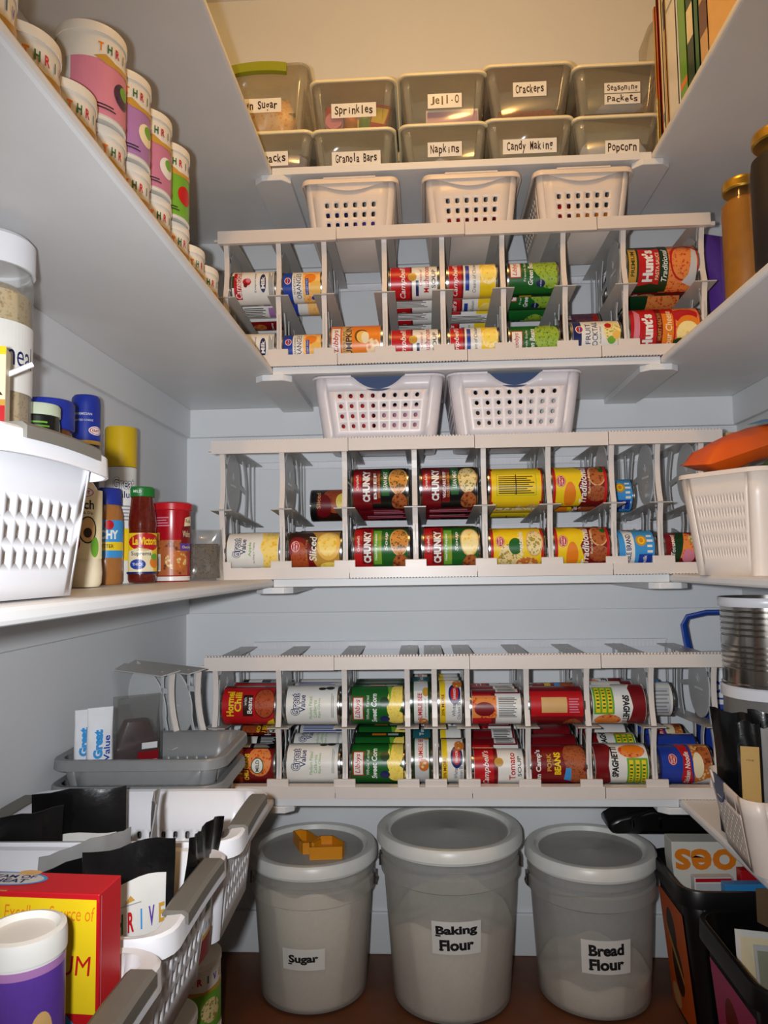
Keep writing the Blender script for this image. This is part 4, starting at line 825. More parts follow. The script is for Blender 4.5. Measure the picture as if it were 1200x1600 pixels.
# ranch bottle
x, y = -.478, -.792; t = jar_root('sauce_bottle', x, y, z3, 'creamy ranch dressing bottle with tomato and avocado label, under the basket rim', 'bottle', turn(x, y)-.15)
lathe_obj('bottle_body', [(0,.001),(.024,.001),(.0275,.006),(.0285,.02),(.0265,.045),(.0275,.09),(.0265,.118),(.020,.140),(.0125,.152),(.0115,.166),(0,.166)], mat('ranch_cream', (238,226,196), rough=.25), t); lathe_obj('cap', [(0,.186),(.0125,.186),(.0138,.183),(.0138,.164),(0,.164)], mat('dark_cap', (40,34,44), rough=.4), t)
rr = lambda z: .0285-.0015*abs(z-.075)/.055
round_print('paper_label', [R(-38,40,38,136,'cream'), E(6,132,15,8,'white'), E(6,132,13.5,6.6,'red'), E(6,132,12,5.6,'white'), T('KRAFT',6,132,17,5.4,'red',rot=0,bold=.05), T('Ranch',2,115,36,13,'text',rot=0,bold=.02), T('Dressing & Dip',2,103,34,5,'navy',rot=0,bold=0), E(12,80,12,19,'dgreen'), E(12,80,10,17,'tan'), E(12,76,5.5,7,'dbrown'), E(-9,62,12,15,'red'), E(-9,62,6,8,'f_pasta'), E(22,56,6,14,'lgreen')], .0275, t, rfun=lambda z: .0284, h0=.0002)
# crunchy peanut butter, salsa, cocoa wafer canister, clear bag
x, y = -.528, -.600; t = jar_root('food_jar', x, y, z3, 'peanut butter jar with a blue lid and blue label behind the ranch bottle', 'jar', turn(x, y)-.5)
lathe_obj('jar_body', [(0,0),(.026,0),(.0285,.006),(.0285,.04),(.0285,.115),(.025,.128),(.024,.132),(0,.132)], MATS['peanut_brown'] if 0 else mat('peanut_tan', (168,110,56), rough=.2), t); lathe_obj('jar_lid', [(0,.160),(.024,.160),(.0262,.157),(.0262,.132),(0,.132)], MATS['blue_lid'], t)
round_print('paper_label', [R(-60,44,60,106,'lblue'), R(-60,56,60,70,'yellow'), T('CRUNCHY',0,82,72,15,'white',rot=0,bold=.05), T('PEANUT BUTTER',0,63,56,6,'text',rot=0), E(20,98,8,8,'red')], .0286, t, h0=.0003)
x, y = -.502, -.512; t = jar_root('food_jar', x, y, z3, 'red salsa jar with a green lid', 'jar', turn(x, y))
lathe_obj('jar_body', [(0,.001),(.025,.001),(.0278,.006),(.028,.016),(.028,.082),(.0265,.092),(.0275,.104),(.0265,.118),(.0225,.146),(.0215,.154),(0,.154)], mat('salsa_red', (98,26,14), rough=.12, var=.25, scale=160, coat=.6), t); lathe_obj('jar_lid', [(0,.171),(.0215,.171),(.0245,.168),(.0245,.154),(.0235,.153),(0,.153)], mat('green_lid', (24,120,44), rough=.35), t)
round_print('paper_label', [R(-46,18,46,88,'paper'), lines(-44,24,-26,84,12,'lgrey'), R(-22,18,46,88,'yellow'), E(10,72,30,16,'red'), T('La Victoria',10,74,46,14,'yellow',rot=0,bold=.04), P([(-20,20),(-20,56),(-4,62),(20,58),(24,20)],'cream'), T('Salsa',4,60,20,6,'gold',rot=0), T('Suprema',2,51,34,9,'navy',rot=0,bold=.01), E(-4,33,13,9,'blue'), T('THICK',-4,33,18,5,'white',rot=0), E(26,36,10,10,'orange'), E(26,46,8,6,'lgreen'), R(-46,16,46,20,'navy')], .028, t, rfun=lambda z: .0281, h0=.0003)
bm_ = round_print('lid_lettering', [T('MILD',-6,162,14,5,'white',rot=0)], .0245, t, h0=.0003)
x, y = -.478, -.418; t = jar_root('food_canister', x, y, z3, 'red wafer canister with a red lid beside the salsa jar', 'canister', turn(x, y))
lathe_obj('canister_body', [(0,0),(.0325,0),(.0332,.003),(.0332,.008),(.0345,.010),(.0355,.138),(0,.138)], mat('red_body', (176,16,30), rough=.25), t); lathe_obj('canister_lid', [(0,.150),(.034,.150),(.0385,.147),(.0385,.136),(.036,.134),(0,.137)], mat('red_lid', (200,24,34), rough=.3), t)
rc = lambda z: .0345+.001*(z-.01)/.128
round_print('paper_label', [R(-108,2,108,10,'paper'), lines(-30,104,-4,124,4,'pink'), R(-36,12,34,78,'f_meat'), E(10,40,22,18,'f_noodle'), P([(18,70),(18,96),(24,108),(48,108),(48,70)],'dred'), T('Wafers',32,90,22,12,'cream',rot=0,bold=0), R(16,58,48,72,'purple'), T('Chocolate',32,65,24,5,'cream',rot=0), P([(24,104),(26,120),(44,124),(46,106)],'cream'), T('Rolls',35,114,15,7,'dred',rot=0), R(-36,78,-22,92,'gold'), R(-36,20,-20,52,'paper'), lines(-35,22,-21,50,9,'text',True)], .035, t, rfun=rc, h0=.0003)
o = packet('plastic_bag', (-.440, -.345, z3+.048), (.075, .105, .026), (math.radians(78), 0, .5), clear('cling_bag', (190,190,184), .10, rough=.15, gloss=.12), 'clear plastic bag of dark bits leaning beside the rack', 'bag', None)
c_ = packet('bag_fill', (0, -.012, .004), (.060, .070, .018), (0,0,0), food('dark_bits', ((20,18,24),(60,50,40),(110,100,90)), 300), '', ''); 
for k_ in ('label', 'category', 'group'):
    if k_ in c_: del c_[k_]
c_.parent = o

# ------------------------------------------------------------------ lowest left shelf: pouches, boxes, bags
FOIL = mat('black_foil', (14,14,15), rough=.25, bump=.35, scale=60); PW = mat('pouch_white', (220,218,212), rough=.4, bump=.2, scale=40)
def pouch(loc, rz, lean, wd, ht, label, split=.62, m=None, prints=True, thick=.022, name='food_pouch', group='foil pouches in the white baskets'):
    """standing foil pouch facing local -Y: pinched top, swollen belly"""
    bm = bmesh.new(); N, Mv = 10, 14; g = {}
    js = sorted(set([k/Mv for k in range(Mv+1)]+[split]))
    for s in (-1, 1):
        for i in range(N+1):
            for j, v in enumerate(js):
                u = i/N*2-1; b = (1-abs(u)**3)*(max(0, 1-v)**.6)*(1 if v > .02 else .9)
                wob = .003*math.sin(7*v+3*u+wd*90)*(v)+.0035*math.sin(11*u+wd*300)*max(0, v-split)
                g[s, i, j] = bm.verts.new((u*wd/2, s*(thick/2*b+.0006)+wob, v*ht+.003*math.sin(4*u+wd*70)*v))
    for s in (-1, 1):
        for i in range(N):
            for j in range(len(js)-1):
                f = bm.faces.new([g[s, i, j], g[s, i+1, j], g[s, i+1, j+1], g[s, i, j+1]]); f.material_index = 1 if (js[j] < split-1e-6 and s == -1 and 1 <= i < N-1 and js[j] > .03) else 0
    for j in range(len(js)-1):
        for i in (0, N): bm.faces.new([g[-1, i, j], g[1, i, j], g[1, i, j+1], g[-1, i, j+1]])
    for i in range(N):
        for j in (0, len(js)-1): bm.faces.new([g[-1, i, j], g[1, i, j], g[1, i+1, j], g[-1, i+1, j]])
    o = obj(name, bm, [m or FOIL, PW if prints else (m or FOIL)], None, loc, (lean, 0, rz), sharp=50); tag(o, label, 'pouch', group)
    if prints:
        W = wd*1000; Hh = ht*1000*split
        bm = bmesh.new(); mats = []
        it = [letters('THRIVE', W*.06, Hh*.72, W*.70, Hh*.14, ['orange', 'green', 'red', 'lblue', 'purple', 'gold']), P([(-W*.06,Hh*.85),(0,Hh*.90),(W*.05,Hh*.86)],'gold'), R(-W*.12,Hh*.835,W*.12,Hh*.842,'grey'), P([(-W*.42,Hh*.42),(-W*.42,Hh*.54),(-W*.28,Hh*.59),(-W*.10,Hh*.52),(W*.18,Hh*.58),(W*.42,Hh*.62),(W*.42,Hh*.56),(W*.1,Hh*.46)],'gold'), P([(-W*.14,Hh*.02),(-W*.10,Hh*.42),(W*.40,Hh*.54),(W*.40,Hh*.02)],'dred')]
        def fn(x, y, h):
            u = x/(wd/2); v = y/ht; b = (1-min(1, abs(u))**3)*(max(0, 1-v)**.6)
            return (x, -(thick/2*b+.0006)+.003*math.sin(7*v+3*u+wd*90)*v-.0006-h, y)
        decals(bm, mats, it, fn, grid=wd/10, axis='x'); obj('printed_front', bm, mats, o, sharp=0, fix=False)
    return o
zz = Zs[3]+.016
pouch((-.462, -.815, zz), .28, .10, .118, .150, 'white fronted black topped pouch upright in the farthest white basket', split=.62)
pouch((-.525, -.885, zz), .75, .16, .125, .140, 'crumpled black topped pouch at the far left of the baskets', split=.40)
pouch((-.392, -.985, zz), 1.0, .22, .110, .150, 'grey silver pouch leaning behind the plain black pouch', m=mat('grey_foil', (150,148,146), rough=.3, bump=.3, scale=60), prints=False)
pouch((-.362, -1.030, zz), .85, .16, .125, .148, 'plain black pouch in the middle white basket', m=FOIL, prints=False)
pouch((-.318, -.955, zz), 1.82, .05, .075, .178, 'thin silvery pouch seen edge on in the middle white basket', m=MATS['grey_foil'], prints=False, thick=.012)
pouch((-.291, -1.078, zz+.006), .62, .04, .088, .166, 'pouch with big lettered white front and black top, front of the middle basket', split=.80)
pouch((-.262, -.965, zz), 1.45, .10, .085, .150, 'black pouch at the grip end of the middle white basket', split=.35, thick=.014)
for k, (x, y, w2) in enumerate(((-.325,-.770,.05), (-.300,-.790,.04), (-.318,-.82,.045))):
    packet('sauce_packet', (x, y, zz+.002+.012*k), (w2, .075, .014), (.05, .06, .4*k), ['pink','silver','dred'][k], '%s packet lying at the grip end of the farthest white basket' % ['pink and white','silvery','dark red'][k], 'packet', None)
# red cereal box in the nearest basket
t = empty('cereal_box', (-.318, -1.203, zz), -.06, 'big red cereal box with a yellow panel standing in the nearest white basket', 'box')
bw, bd, bh = .130, .037, .186
bm = bmesh.new(); box(bm, -bw/2, bw/2, -bd/2, bd/2, 0, bh); obj('carton', bm, mat('box_red', (196,24,34), rough=.4), t, sharp=0, bevel=.0008)
flat_print('front_print', [R(-65,0,65,180,'red'), R(-18,96,63,182,'yellow'), R(-26,96,-18,184,'lblue'), T('Excellent Source of',24,171,76,11,'orange',rot=0,bold=0,shear=.15), T('IRON &',16,152,40,13,'red',rot=0,bold=.02), T('CALCIUM',20,132,78,15,'red',rot=0,bold=.0,shear=.1), E(-6,58,64,52,'lblue',n=40), E(-8,54,60,49,'red',n=40), R(4,80,44,84,'dred'), R(4,72,40,75,'dred'), R(-65,98,-26,180,'red')], t, (0, -bd/2-.0002, 0))
bm = bmesh.new(); mats = []; decals(bm, mats, [E(-28,4,36,13,'lblue',n=30), E(-28,4,33,11,'lgrey',n=30), T('CREAM OF',-28,8,48,6,'navy',rot=0,bold=.03), T('WHEAT',-28,0,42,7,'navy',rot=0,bold=.03), E(-14,16,10,5,'tan'), R(-62,-20,-12,-18,'gold')], lambda x, y, h: (x, y, bh+h), h0=.0003); obj('top_print', bm, mats, t, sharp=0, fix=False)
bm = bmesh.new(); mats = []; decals(bm, mats, [T('Source of',-4,56,66,8,'pink',rot=90,bold=0), T('Calcium & Iron',8,56,76,7,'pink',rot=90,bold=0), R(-16,4,-15,184,'pink')], lambda x, y, h: (bw/2+h, x, y), h0=.0003); obj('side_print', bm, mats, t, sharp=0, fix=False)
# purple canisters with white lids at the near end
def tub(x, y, r, h, z, label, rz):
    t = empty('food_canister', (x, y, z), rz, label, 'canister', 'purple canisters with white lids')
    lathe_obj('canister_body', [(0,0),(r,0),(r,h-.010),(0,h-.010)], mat('tub_white', (224,222,220), rough=.4), t, 48)
    lathe_obj('canister_lid', [(0,h-.004),(r-.006,h-.004),(r-.003,h),(r+.0008,h-.001),(r+.0015,h-.006),(r+.0015,h-.016),(r,h-.016),(r-.001,h-.010),(0,h-.010)], mat('tub_lid', (226,224,218), rough=.35), t, 48)
    q = r*1000*PI*.98; Hm = (h-.018)*1000
    round_print('paper_label', [R(-q,0,q,Hm*.66,'lblue'), P([(-q,Hm*.62),(q,Hm*.62),(q,Hm*.97),(-q,Hm*.97)],(100,80,170) and 'purple'), R(-q,Hm*.97,q,Hm,'lilac'), T('Drink Mix',0,Hm*.50,r*1900,13,'purple',rot=0,bold=.03,shear=.2), E(q*.42,Hm*.75,8,16,'tan'), R(-r*600,Hm*.2,r*600,Hm*.3,'white')], r, t, h0=.0003)
tub(-.274, -1.300, .0265, .197, zz+.0, 'purple and pale blue canister with a white lid in front of the red box', -.35)
tub(-.318, -1.335, .029, .160, zz, 'white lidded canister at the very left corner of the nearest basket', -.5)
# grey baskets' bags
gz = Zs[3]+.0435
def bag_upright(x, y, rz, wd, ht, th, m, label, prints, lean=.12):
    bm = bmesh.new(); N = 8; lv = [(0,1,.9), (.1,1,1), (.5,1,1), (.72,.98,.8), (.86,.94,.30), (1,.96,.06)]; rings = []
    for v, sx, sy in lv:
        pth = rr_path(wd/2*sx, max(.002, th/2*sy), min(.008, max(.0015, th/2*sy*.8)), 3); rings.append([bm.verts.new((p[0], p[1]+.002*math.sin(p[0]*160+v*5), v*ht)) for p in pth])
    for A, B in zip(rings, rings[1:]):
        for k in range(len(A)): bm.faces.new([A[k], A[(k+1) % len(A)], B[(k+1) % len(A)], B[k]])
    bm.faces.new(rings[0][::-1]); bm.faces.new(rings[-1])
    o = obj('food_bag', bm, m, None, (x, y, gz), (lean, 0, rz), sharp=40); tag(o, label, 'bag', 'bags in the grey basket')
    if prints: flat_print('bag_print', prints, o, (0, -th/2-.0015, 0))
    return o
WB = mat('white_bag', (222,222,224), rough=.3, bump=.2, scale=50)
gp = lambda s: [T('Great',-4,ht_*.74*1000,s,14,'lblue',rot=90,bold=.06), T('Value',9,ht_*.70*1000,s*.9,9,'blue',rot=90,bold=.02)]
ht_ = .195; bag_upright(-.547, -.622, .50, .036, .192, .022, WB, 'white bag with blue lettering standing in the grey basket, left one', gp(46))
bag_upright(-.518, -.636, .50, .040, .198, .024, WB, 'white bag with blue lettering standing in the grey basket, right one', gp(46))
o = bag_upright(-.474, -.605, .55, .076, .212, .040, clear('dark_bag_film', (120,120,118), .22, rough=.12, gloss=.12), 'clear bag of dark dried fruit beside the white bags', [R(0,86,32,126,'dred'), R(2,104,30,112,'pink'), R(6,130,30,140,'lgrey')])
b2 = bmesh.new(); pr_ = [(0,.9),(.3,1),(.75,.95),(.95,.55)]; rings = [[b2.verts.new((p[0], p[1], v*.178+.002)) for p in rr_path(.036*s, .017*s, .008, 3)] for v, s in pr_]
for A, B in zip(rings, rings[1:]):
    for k in range(len(A)): b2.faces.new([A[k], A[(k+1) % len(A)], B[(k+1) % len(A)], B[k]])
b2.faces.new(rings[0][::-1]); b2.faces.new(rings[-1]); obj('dried_fruit', b2, food('raisins', ((12,6,10),(36,16,22),(60,30,34)), 300), o)
# canisters on the floor under the left baskets
def floor_can(x, y, band, label, rz):
    t = empty('food_canister', (x, y, 0), rz, label, 'canister', 'tall canisters on the floor')
    lathe_obj('can_body', [(0,0),(.052,0),(.053,.003),(.052,.006),(.052,.110),(0,.110)], MATS['canister_white'], t, 48); lathe_obj('plastic_lid', [(0,.1175),(.050,.1175),(.0532,.116),(.0534,.107),(.0525,.106),(0,.109)], MATS['canister_lid'], t, 48)
    round_print('paper_label', [R(-140,6,140,72,band), letters('THRIVE',0,90,92,12,TC), P([(-80,72),(-40,78),(0,72),(40,78),(80,72),(80,68),(-80,68)],'gold'), E(14,38,20,20,'f_veg'), E(-26,26,13,13,'red')], .052, t, h0=.0003)
for n_, (x, y, z, b, lb) in enumerate(((-.418,-.480,0,'lgreen','green labelled canister on the floor beside the Sugar bucket, lower of two'), (-.418,-.480,.118,'lgreen','green labelled canister stacked on another beside the Sugar bucket'), (-.405,-.66,0,'orange','orange labelled canister on the floor, lower one under the left shelf'), (-.405,-.66,.118,'dred','red labelled canister stacked under the left shelf'))):
    floor_can(x, y, b, lb, .75); bpy.context.view_layer.update()
    [o for o in C.objects if o.get('label') == lb][0].location.z = z

# ------------------------------------------------------------------ right side: top shelf books
zb = Zs[0]+.0004
def book(y, th, wd, ht, cols, label, lean=0, x0=.515):
    """thin book or magazine standing with its spine to the aisle"""
    t = empty('cook_book', (x0+wd/2, y, zb), 0, label, 'book', 'books and magazines on the right top shelf')
    bm = bmesh.new(); box(bm, -wd/2+.003, wd/2-.002, -th/2+.0012, th/2-.0012, .002, ht-.002); pg = obj('pages', bm, mat('page_paper', (222,208,176), rough=.8), t, sharp=0)
    bm = bmesh.new(); box(bm, -wd/2, wd/2, -th/2, -th/2+.0012, 0, ht); box(bm, -wd/2, wd/2, th/2-.0012, th/2, 0, ht); box(bm, -wd/2, -wd/2+.0015, -th/2, th/2, 0, ht); obj('cover', bm, M_(cols[0]), t, sharp=0)
    bm = bmesh.new(); mats = []
    it = [R(-th*480, a*ht*1000, th*480, b*ht*1000, c) for a, b, c in cols[1]]
    decals(bm, mats, it, lambda x, y_, h: (-wd/2-h, -x, y_), h0=.0003); obj('spine_print', bm, mats, t, sharp=0, fix=False)
    bm = bmesh.new(); mats = []; decals(bm, mats, [R(-wd*440, a*ht*1000, wd*440, b*ht*1000, c) for a, b, c in cols[2]], lambda x, y_, h: (x, -th/2-h, y_), h0=.0003)
    if cols[2]: obj('cover_print', bm, mats, t, sharp=0, fix=False)
    else: bm.free()
    t.rotation_euler = (lean, 0, 0); return t
bk = [(-.335,.010,.16,.30,('orange',[(.0,.35,'f_fruit'),(.5,.9,'gold')],[(.05,.9,'f_noodle')]),'thin magazine with a food cover at the back of the right top shelf'),
      (-.352,.006,.17,.31,('dred',[(.0,.3,'dgreen'),(.3,.9,'red')],[]),'thin red and green spined magazine on the right top shelf'),
      (-.372,.012,.18,.315,('cream',[(.1,.16,'grey')],[(.0,.2,'purple')]),'cream magazine with a purple corner on the right top shelf'),
      (-.392,.010,.18,.30,('tan',[(.7,.9,'dbrown')],[]),'tan magazine standing beside the white binder'),
      (-.430,.050,.20,.33,('paper',[(.7,.72,'grey')],[]),'thick white binder on the right top shelf'),
      (-.485,.036,.18,.31,('lgreen',[(.1,.14,'orange')],[]),'wide light green book beside the white binder'),
      (-.523,.030,.18,.31,('dgreen',[(.3,.5,'cream')],[]),'dark green book with a cream spot, right top shelf'),
      (-.552,.018,.18,.31,('green',[],[]),'bright green book near the front of the right top shelf'),
      (-.583,.034,.18,.30,('tan',[(.2,.4,'brown')],[]),'tan book nearest the front on the right top shelf')]
for y, th, wd, ht, cols, lb in bk: book(y, th, wd, ht, cols, lb, x0=.497)
t = jar_root('plastic_jug', .590, -.130, zb, 'clear empty plastic jug in the back right corner of the top shelf', 'jug')
lathe_obj('jug_body', [(0,.002),(.055,.002),(.062,.012),(.062,.20),(.056,.26),(.062,.30),(.060,.36),(.040,.41),(.020,.43),(.020,.45)], clear('jug_plastic', (206,200,186), .22, rough=.1, gloss=.08), t)
# second right shelf: canning jars and a purple bag
z2r = Zs[1]+.0004
def mason(x, y, r, h, fillm, label):
    t = jar_root('canning_jar', x, y, z2r, label, 'jar')
    lathe_obj('jar_glass', [(0,.002),(r-.005,.002),(r-.001,.010),(r,.02),(r,h*.74),(r*.94,h*.82),(r*.80,h*.875),(r*.78,h*.93)], clear('thin_glass', (222,222,214), -.04, rough=.04, gloss=.012, edge=.12), t, 48)
    lathe_obj('jar_fill', [(0,.006),(r-.007,.006),(r-.004,.014),(r-.0035,h*.73),(r*.88,h*.81),(r*.72,h*.84),(0,h*.845)], fillm, t, 48)
    prof = [(0,h),(r*.80,h),(r*.835,h-.003)]+[(r*(.84+.008*(k % 2)), h-.004-.0016*k) for k in range(8)]+[(r*.80,h-.018),(0,h-.016)]
    lathe_obj('jar_lid', prof, mat('gold_lid', (190,150,60), rough=.3, metal=.9), t, 48); return t
mason(.536, -.612, .0375, .205, mat('amber_fill', (152,96,18), rough=.5, var=.1, scale=60), 'canning jar of amber contents with a gold lid')
mason(.538, -.735, .0450, .215, mat('dark_fill', (24,12,9), rough=.6, var=.3, scale=60), 'canning jar of dark contents with a gold lid, in front of the amber one')
packet('plastic_bag', (.680, -.140, Zs[1]+.158), (.105, .31, .06), (math.radians(86), 0, .35), mat('purple_film', (92,52,150), rough=.3, bump=.5, scale=30), 'purple plastic bag between the upper can rack and the canning jars', 'bag', None)
# third right shelf: orange bag in the beige basket, cardboard box
bg = packet('produce_bag', (.580, -.480, Zs[2]+.196), (.22, .085, .056), (.10, -.30, .30), mat('orange_film', (226,92,16), rough=.35, bump=.4, scale=40), 'orange produce bag sticking out of the tall beige basket', 'bag', None)
flat_print('bag_print', [R(40,-34,76,30,'lblue'), R(36,-34,40,30,'yellow'), R(76,-34,80,30,'yellow')], bg, (0,0,.0615), (-PI/2,0,0))
packet('produce_bag', (.640, -.545, Zs[2]+.180), (.14, .05, .030), (.25, -.25, .35), mat('green_film', (30,84,44), rough=.35, bump=.3, scale=40), 'green and white bag beside the orange bag in the beige basket', 'bag', None)
carton('cardboard_box', (.700, -.100, z3), (.05, .10, .308), 0, 'tan', 'tall narrow cardboard box in the corner behind the beige basket', 'box')
# lowest right shelf: bare tin on a white canister, blue handled jug
x, y = .626, -.420
t = jar_root('storage_canister', x, y, Zs[3]+.0004, 'grey canister with a white lid underneath the big bare tin', 'canister')
lathe_obj('canister_body', [(0,0),(.078,0),(.080,.004),(.080,.212),(0,.212)], mat('smoky_body', (120,118,114), rough=.3), t, 48); lathe_obj('canister_lid', [(0,.232),(.080,.232),(.0835,.229),(.0835,.212),(0,.212)], WPL, t, 48)
t = jar_root('steel_tin', x, y, Zs[3]+.2328, 'big bare ribbed steel tin on the lowest right shelf', 'tin')
r = .0805; h = .156; prof = [(0,.004),(r-.004,.004),(r-.003,0),(r+.001,.001),(r+.001,.004),(r-.001,.006)]
for a, b in ((.032,.070), (.090,.132)):
    prof.append((r-.001, a-.003))
    for k in range(5): q = a+(b-a)*k/4; prof += [(r-.001, q-.0022), (r-.0034, q), (r-.001, q+.0022)]
prof += [(r-.001,h-.006),(r+.0012,h-.004),(r+.0012,h),(r-.003,h),(r-.004,h-.008),(0,h-.008)]
lathe_obj('tin_body', prof, mat('bare_steel', (176,172,166), rough=.16, metal=1), t, 64, sharp=25)
lathe_obj('top_band', [(r+.0014,h-.016),(r+.0022,h-.015),(r+.0022,h-.001),(r+.0012,h+.0004),(r-.002,h+.0004)], WPL, t, 64)
x, y = .660, -.120; t = jar_root('water_jug', x, y, Zs[3]+.0004, 'white jug with a blue strap handle and blue label beside the lowest rack', 'jug', -.25)
lathe_obj('jug_body', [(0,0),(.058,0),(.063,.006),(.063,.215),(.058,.228),(0,.228)], mat('jug_white', (220,222,226), rough=.35), t, 48); lathe_obj('jug_lid', [(0,.250),(.058,.250),(.0645,.244),(.0645,.224),(.060,.222),(0,.226)], WPL, t, 48)
round_print('paper_label', [R(-90,40,90,150,'blue'), T('ICE',-22,186,40,26,'blue',rot=0,bold=.04), R(-90,160,90,164,'blue')], .063, t, h0=.0003)
bm = bmesh.new(); tube(bm, [(-.066,0,.235), (-.074,0,.28), (-.078,0,.312), (-.070,0,.330), (-.030,0,.340), (.030,0,.341), (.070,0,.332), (.078,0,.31), (.066,0,.235)], .0105, 10, flat=.5); obj('handle', bm, mat('blue_strap', (22,66,160), rough=.45), t)
# pouches in the blue gripped basket, on the lowest right shelf
PG = 'pouches in the blue gripped basket'
zq = Zs[3]+.012
for k, (x, y, rz, lean, wd, ht, sp, m, pr2, lb) in enumerate(((.505,-.560,-1.05,.05,.075,.200,.5,None,False,'slim black pouch at the far end of the blue gripped basket'),
    (.520,-.600,-.35,.12,.040,.190,.86,MATS['grey_foil'],False,'slim grey pouch among the black ones in the blue gripped basket'),
    (.548,-.595,-.55,.02,.070,.205,.55,None,True,'black topped white pouch, middle of the blue gripped basket'),
    (.575,-.640,-.65,.08,.080,.190,.62,None,True,'black topped white pouch nearest the camera in the blue gripped basket'),
    (.620,-.610,-.5,.02,.090,.205,.5,None,False,'plain black pouch at the right of the blue gripped basket'))):
    pouch((x, y, zq), rz, lean, wd, ht, lb, split=sp, m=m, prints=pr2, thick=.016, group=PG)
pouch((.496,-.628,zq), -.30, -.02, .034, .195, 'slim gold fronted pouch with a black top in the blue gripped basket', split=.82, m=None, prints=False, thick=.012, group=PG)
bm = bmesh.new(); mats = []; decals(bm, mats, [R(-13,6,13,160,mat('gold_foil', (186,150,86), rough=.35)), T('rice',0,140,10,3,'dbrown',rot=0,bold=0)], lambda x, y, h: (x, -.0072-h, y), h0=.0004); obj('printed_front', bm, mats, last(), sharp=0, fix=False)

# ------------------------------------------------------------------ floor, right: black bins, bags, papers
def bin_(loc, L, W, h, label, panel, pic):
    r = empty('storage_bin', loc, 0, label, 'bin', 'black bins on the floor')
    obj('bin_body', basket_body(L, W, L*.80, W*.80, h, .035, {}), BLK, r, solid=.003)
    obj('rim', rim_mesh(L, W, h, .035, .008, .008, .030), BLK, r)
    bm = bmesh.new(); mats = []; k = (L-L*.80)/2/h
    decals(bm, mats, [R(-W*370, 10, W*330, h*1000*.80, panel), pic(W*1000, h*1000)], lambda x, y, d: (-(L*.40+k*y)-d-.0006, -x, y), h0=.0005); obj('side_panel', bm, mats, r, sharp=0, fix=False)
    return r
bin_((.618, -.262, 0), .285, .205, .298, 'black bin with an orange side panel beside the Bread Flour bucket', mat('panel_orange', (214,92,18), rough=.4), lambda w, h: [E(-w*.10, h*.58, w*.13, h*.14, 'dbrown'), E(-w*.04, h*.34, w*.15, h*.17, 'dbrown'), P([(-w*.3,h*.62),(-w*.22,h*.5),(w*.1,h*.28),(w*.12,h*.32)],'gold'), E(-w*.2, h*.12, w*.12, h*.08, 'tan')])
bin_((.620, -.560, 0), .290, .255, .292, 'black bin with a pink side panel at the lower right, full of papers', mat('panel_pink', (190,60,110), rough=.4), lambda w, h: [E(-w*.08, h*.5, w*.13, h*.2, 'dred'), E(w*.1, h*.3, w*.1, h*.14, 'lilac')])
# paper bag with upside-down orange letters in the far bin
t = empty('paper_bag', (.606, -.215, .012), 0, 'white paper bag with upside down orange letters in the orange panelled bin', 'bag')
bm = bmesh.new(); slab(bm, [(-.082,0),(.082,0),(.112,.290),(.112,.330),(-.112,.330),(-.112,.290)], 'y', -.024, .024); obj('bag_body', bm, mat('bag_paper', (222,218,206), rough=.6, bump=.2, scale=20), t, sharp=0, bevel=.002)
flat_print('bag_print', [T('oes',-46,296,122,42,'orange',rot=180,bold=.03), R(26,275,35,330,'orange')], t, (0,-.0242,0))
for x, y, ht, w2, bands, lb, c in ((.560,-.268,.276,.075,[(.97,.995,'red'),(.80,.96,'lgrey'),(.62,.79,'red'),(.2,.5,'paper')],'white and red printed box in the orange panelled bin','paper'), (.645,-.272,.292,.070,[(.85,.93,'paper')],'red box behind the blue one in the orange panelled bin','red'), (.612,-.298,.276,.085,[(.80,.96,'lblue')],'blue box at the front of the orange panelled bin','lblue')):
    carton('food_box', (x, y, .012), (w2, .020, ht), .04, c, lb, 'box', 'boxes in the orange panelled bin', bands)
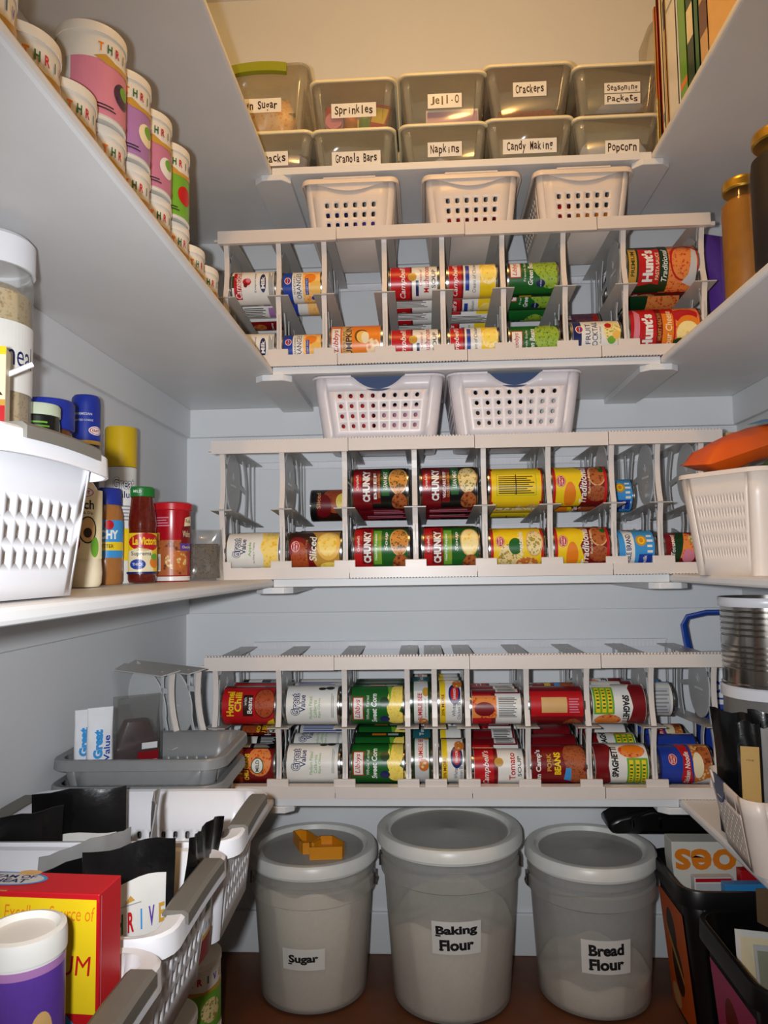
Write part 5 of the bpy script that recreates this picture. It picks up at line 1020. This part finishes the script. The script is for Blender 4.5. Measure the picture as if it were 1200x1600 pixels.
# papers in the near bin
for k, (x, y, rz, lean, w2, ht, c, it, lb) in enumerate(((.592,-.548,-.22,-.24,.175,.200,'paper',[R(-80,8,80,190,'cream'), lines(-50,60,50,170,10,'grey')],'cream magazine leaning in the pink panelled bin'),
    (.606,-.580,-.20,-.30,.165,.190,'lgrey',[R(-78,110,78,182,mat('olive_grey', (150,152,126), rough=.4)), R(-45,125,5,165,'black'), E(-22,145,16,14,'f_meat')],'grey and green leaflet on top in the pink panelled bin'),
    (.622,-.618,-.20,-.34,.12,.165,'paper',[R(-55,60,55,160,'lgrey'), lines(-45,80,45,150,9,'teal')],'small white printed slip at the front of the pink panelled bin'))):
    bm = bmesh.new(); box(bm, -w2/2, w2/2, -.0015, .0015, 0, ht); o = obj('paper_leaflet', bm, M_(c), None, (x, y, .0935), (lean, 0, rz), sharp=0); tag(o, lb, 'leaflet', 'papers in the pink panelled bin'); flat_print('leaflet_print', it, o, (0,-.0016,0))
bm = bmesh.new(); box(bm, -.011, .011, -.001, .001, .17, .335); tag(obj('tape_strip', bm, mat('brown_tape', (120,96,70), rough=.4), None, (.586, -.428, 0), (.03, 0, -.06)), 'brown tape strip hanging between the two black bins', 'tape')
carton('paper_stack', (.622, -.560, .004), (.185, .165, .088), 0, 'paper', 'stack of papers at the bottom of the pink panelled bin', 'papers')
# folded black bags behind the bread bucket, under the lowest shelf
BAGM = mat('black_bag', (12,12,13), rough=.3, bump=.4, scale=25)
t = empty('folded_bag', (.575, -.062, 0), 0, 'folded black bags with loop handles lying behind the Bread Flour bucket lid', 'bag')
bm = bmesh.new(); slab(bm, [(-.165,.306),(.10,.306),(.15,.33),(.14,.362),(.04,.385),(-.04,.372),(-.15,.346),(-.178,.330)], 'y', -.040, .040); obj('bag_body', bm, BAGM, t, sharp=30, bevel=.010)
for k, (a, b, c) in enumerate(((-.12,.03,.378), (-.06,.09,.388))):
    bm = bmesh.new(); tube(bm, [(a, -.040, .325), (a-.005, -.052, .345), (a+.03, -.056, .366), ((a+b)/2, -.060, c-.012), (b-.02, -.056, .36), (b, -.050, .34), (b, -.038, .325)], .006, 8, flat=.5); obj('handle', bm, BAGM, t)
for k in range(3):
    bm = bmesh.new(); box(bm, -.11, .13, -.002, .002, -.030, .0); obj('fold', bm, BAGM, t, (.02, -.050-.006*k, .385-.012*k), (.9, .18, .05))
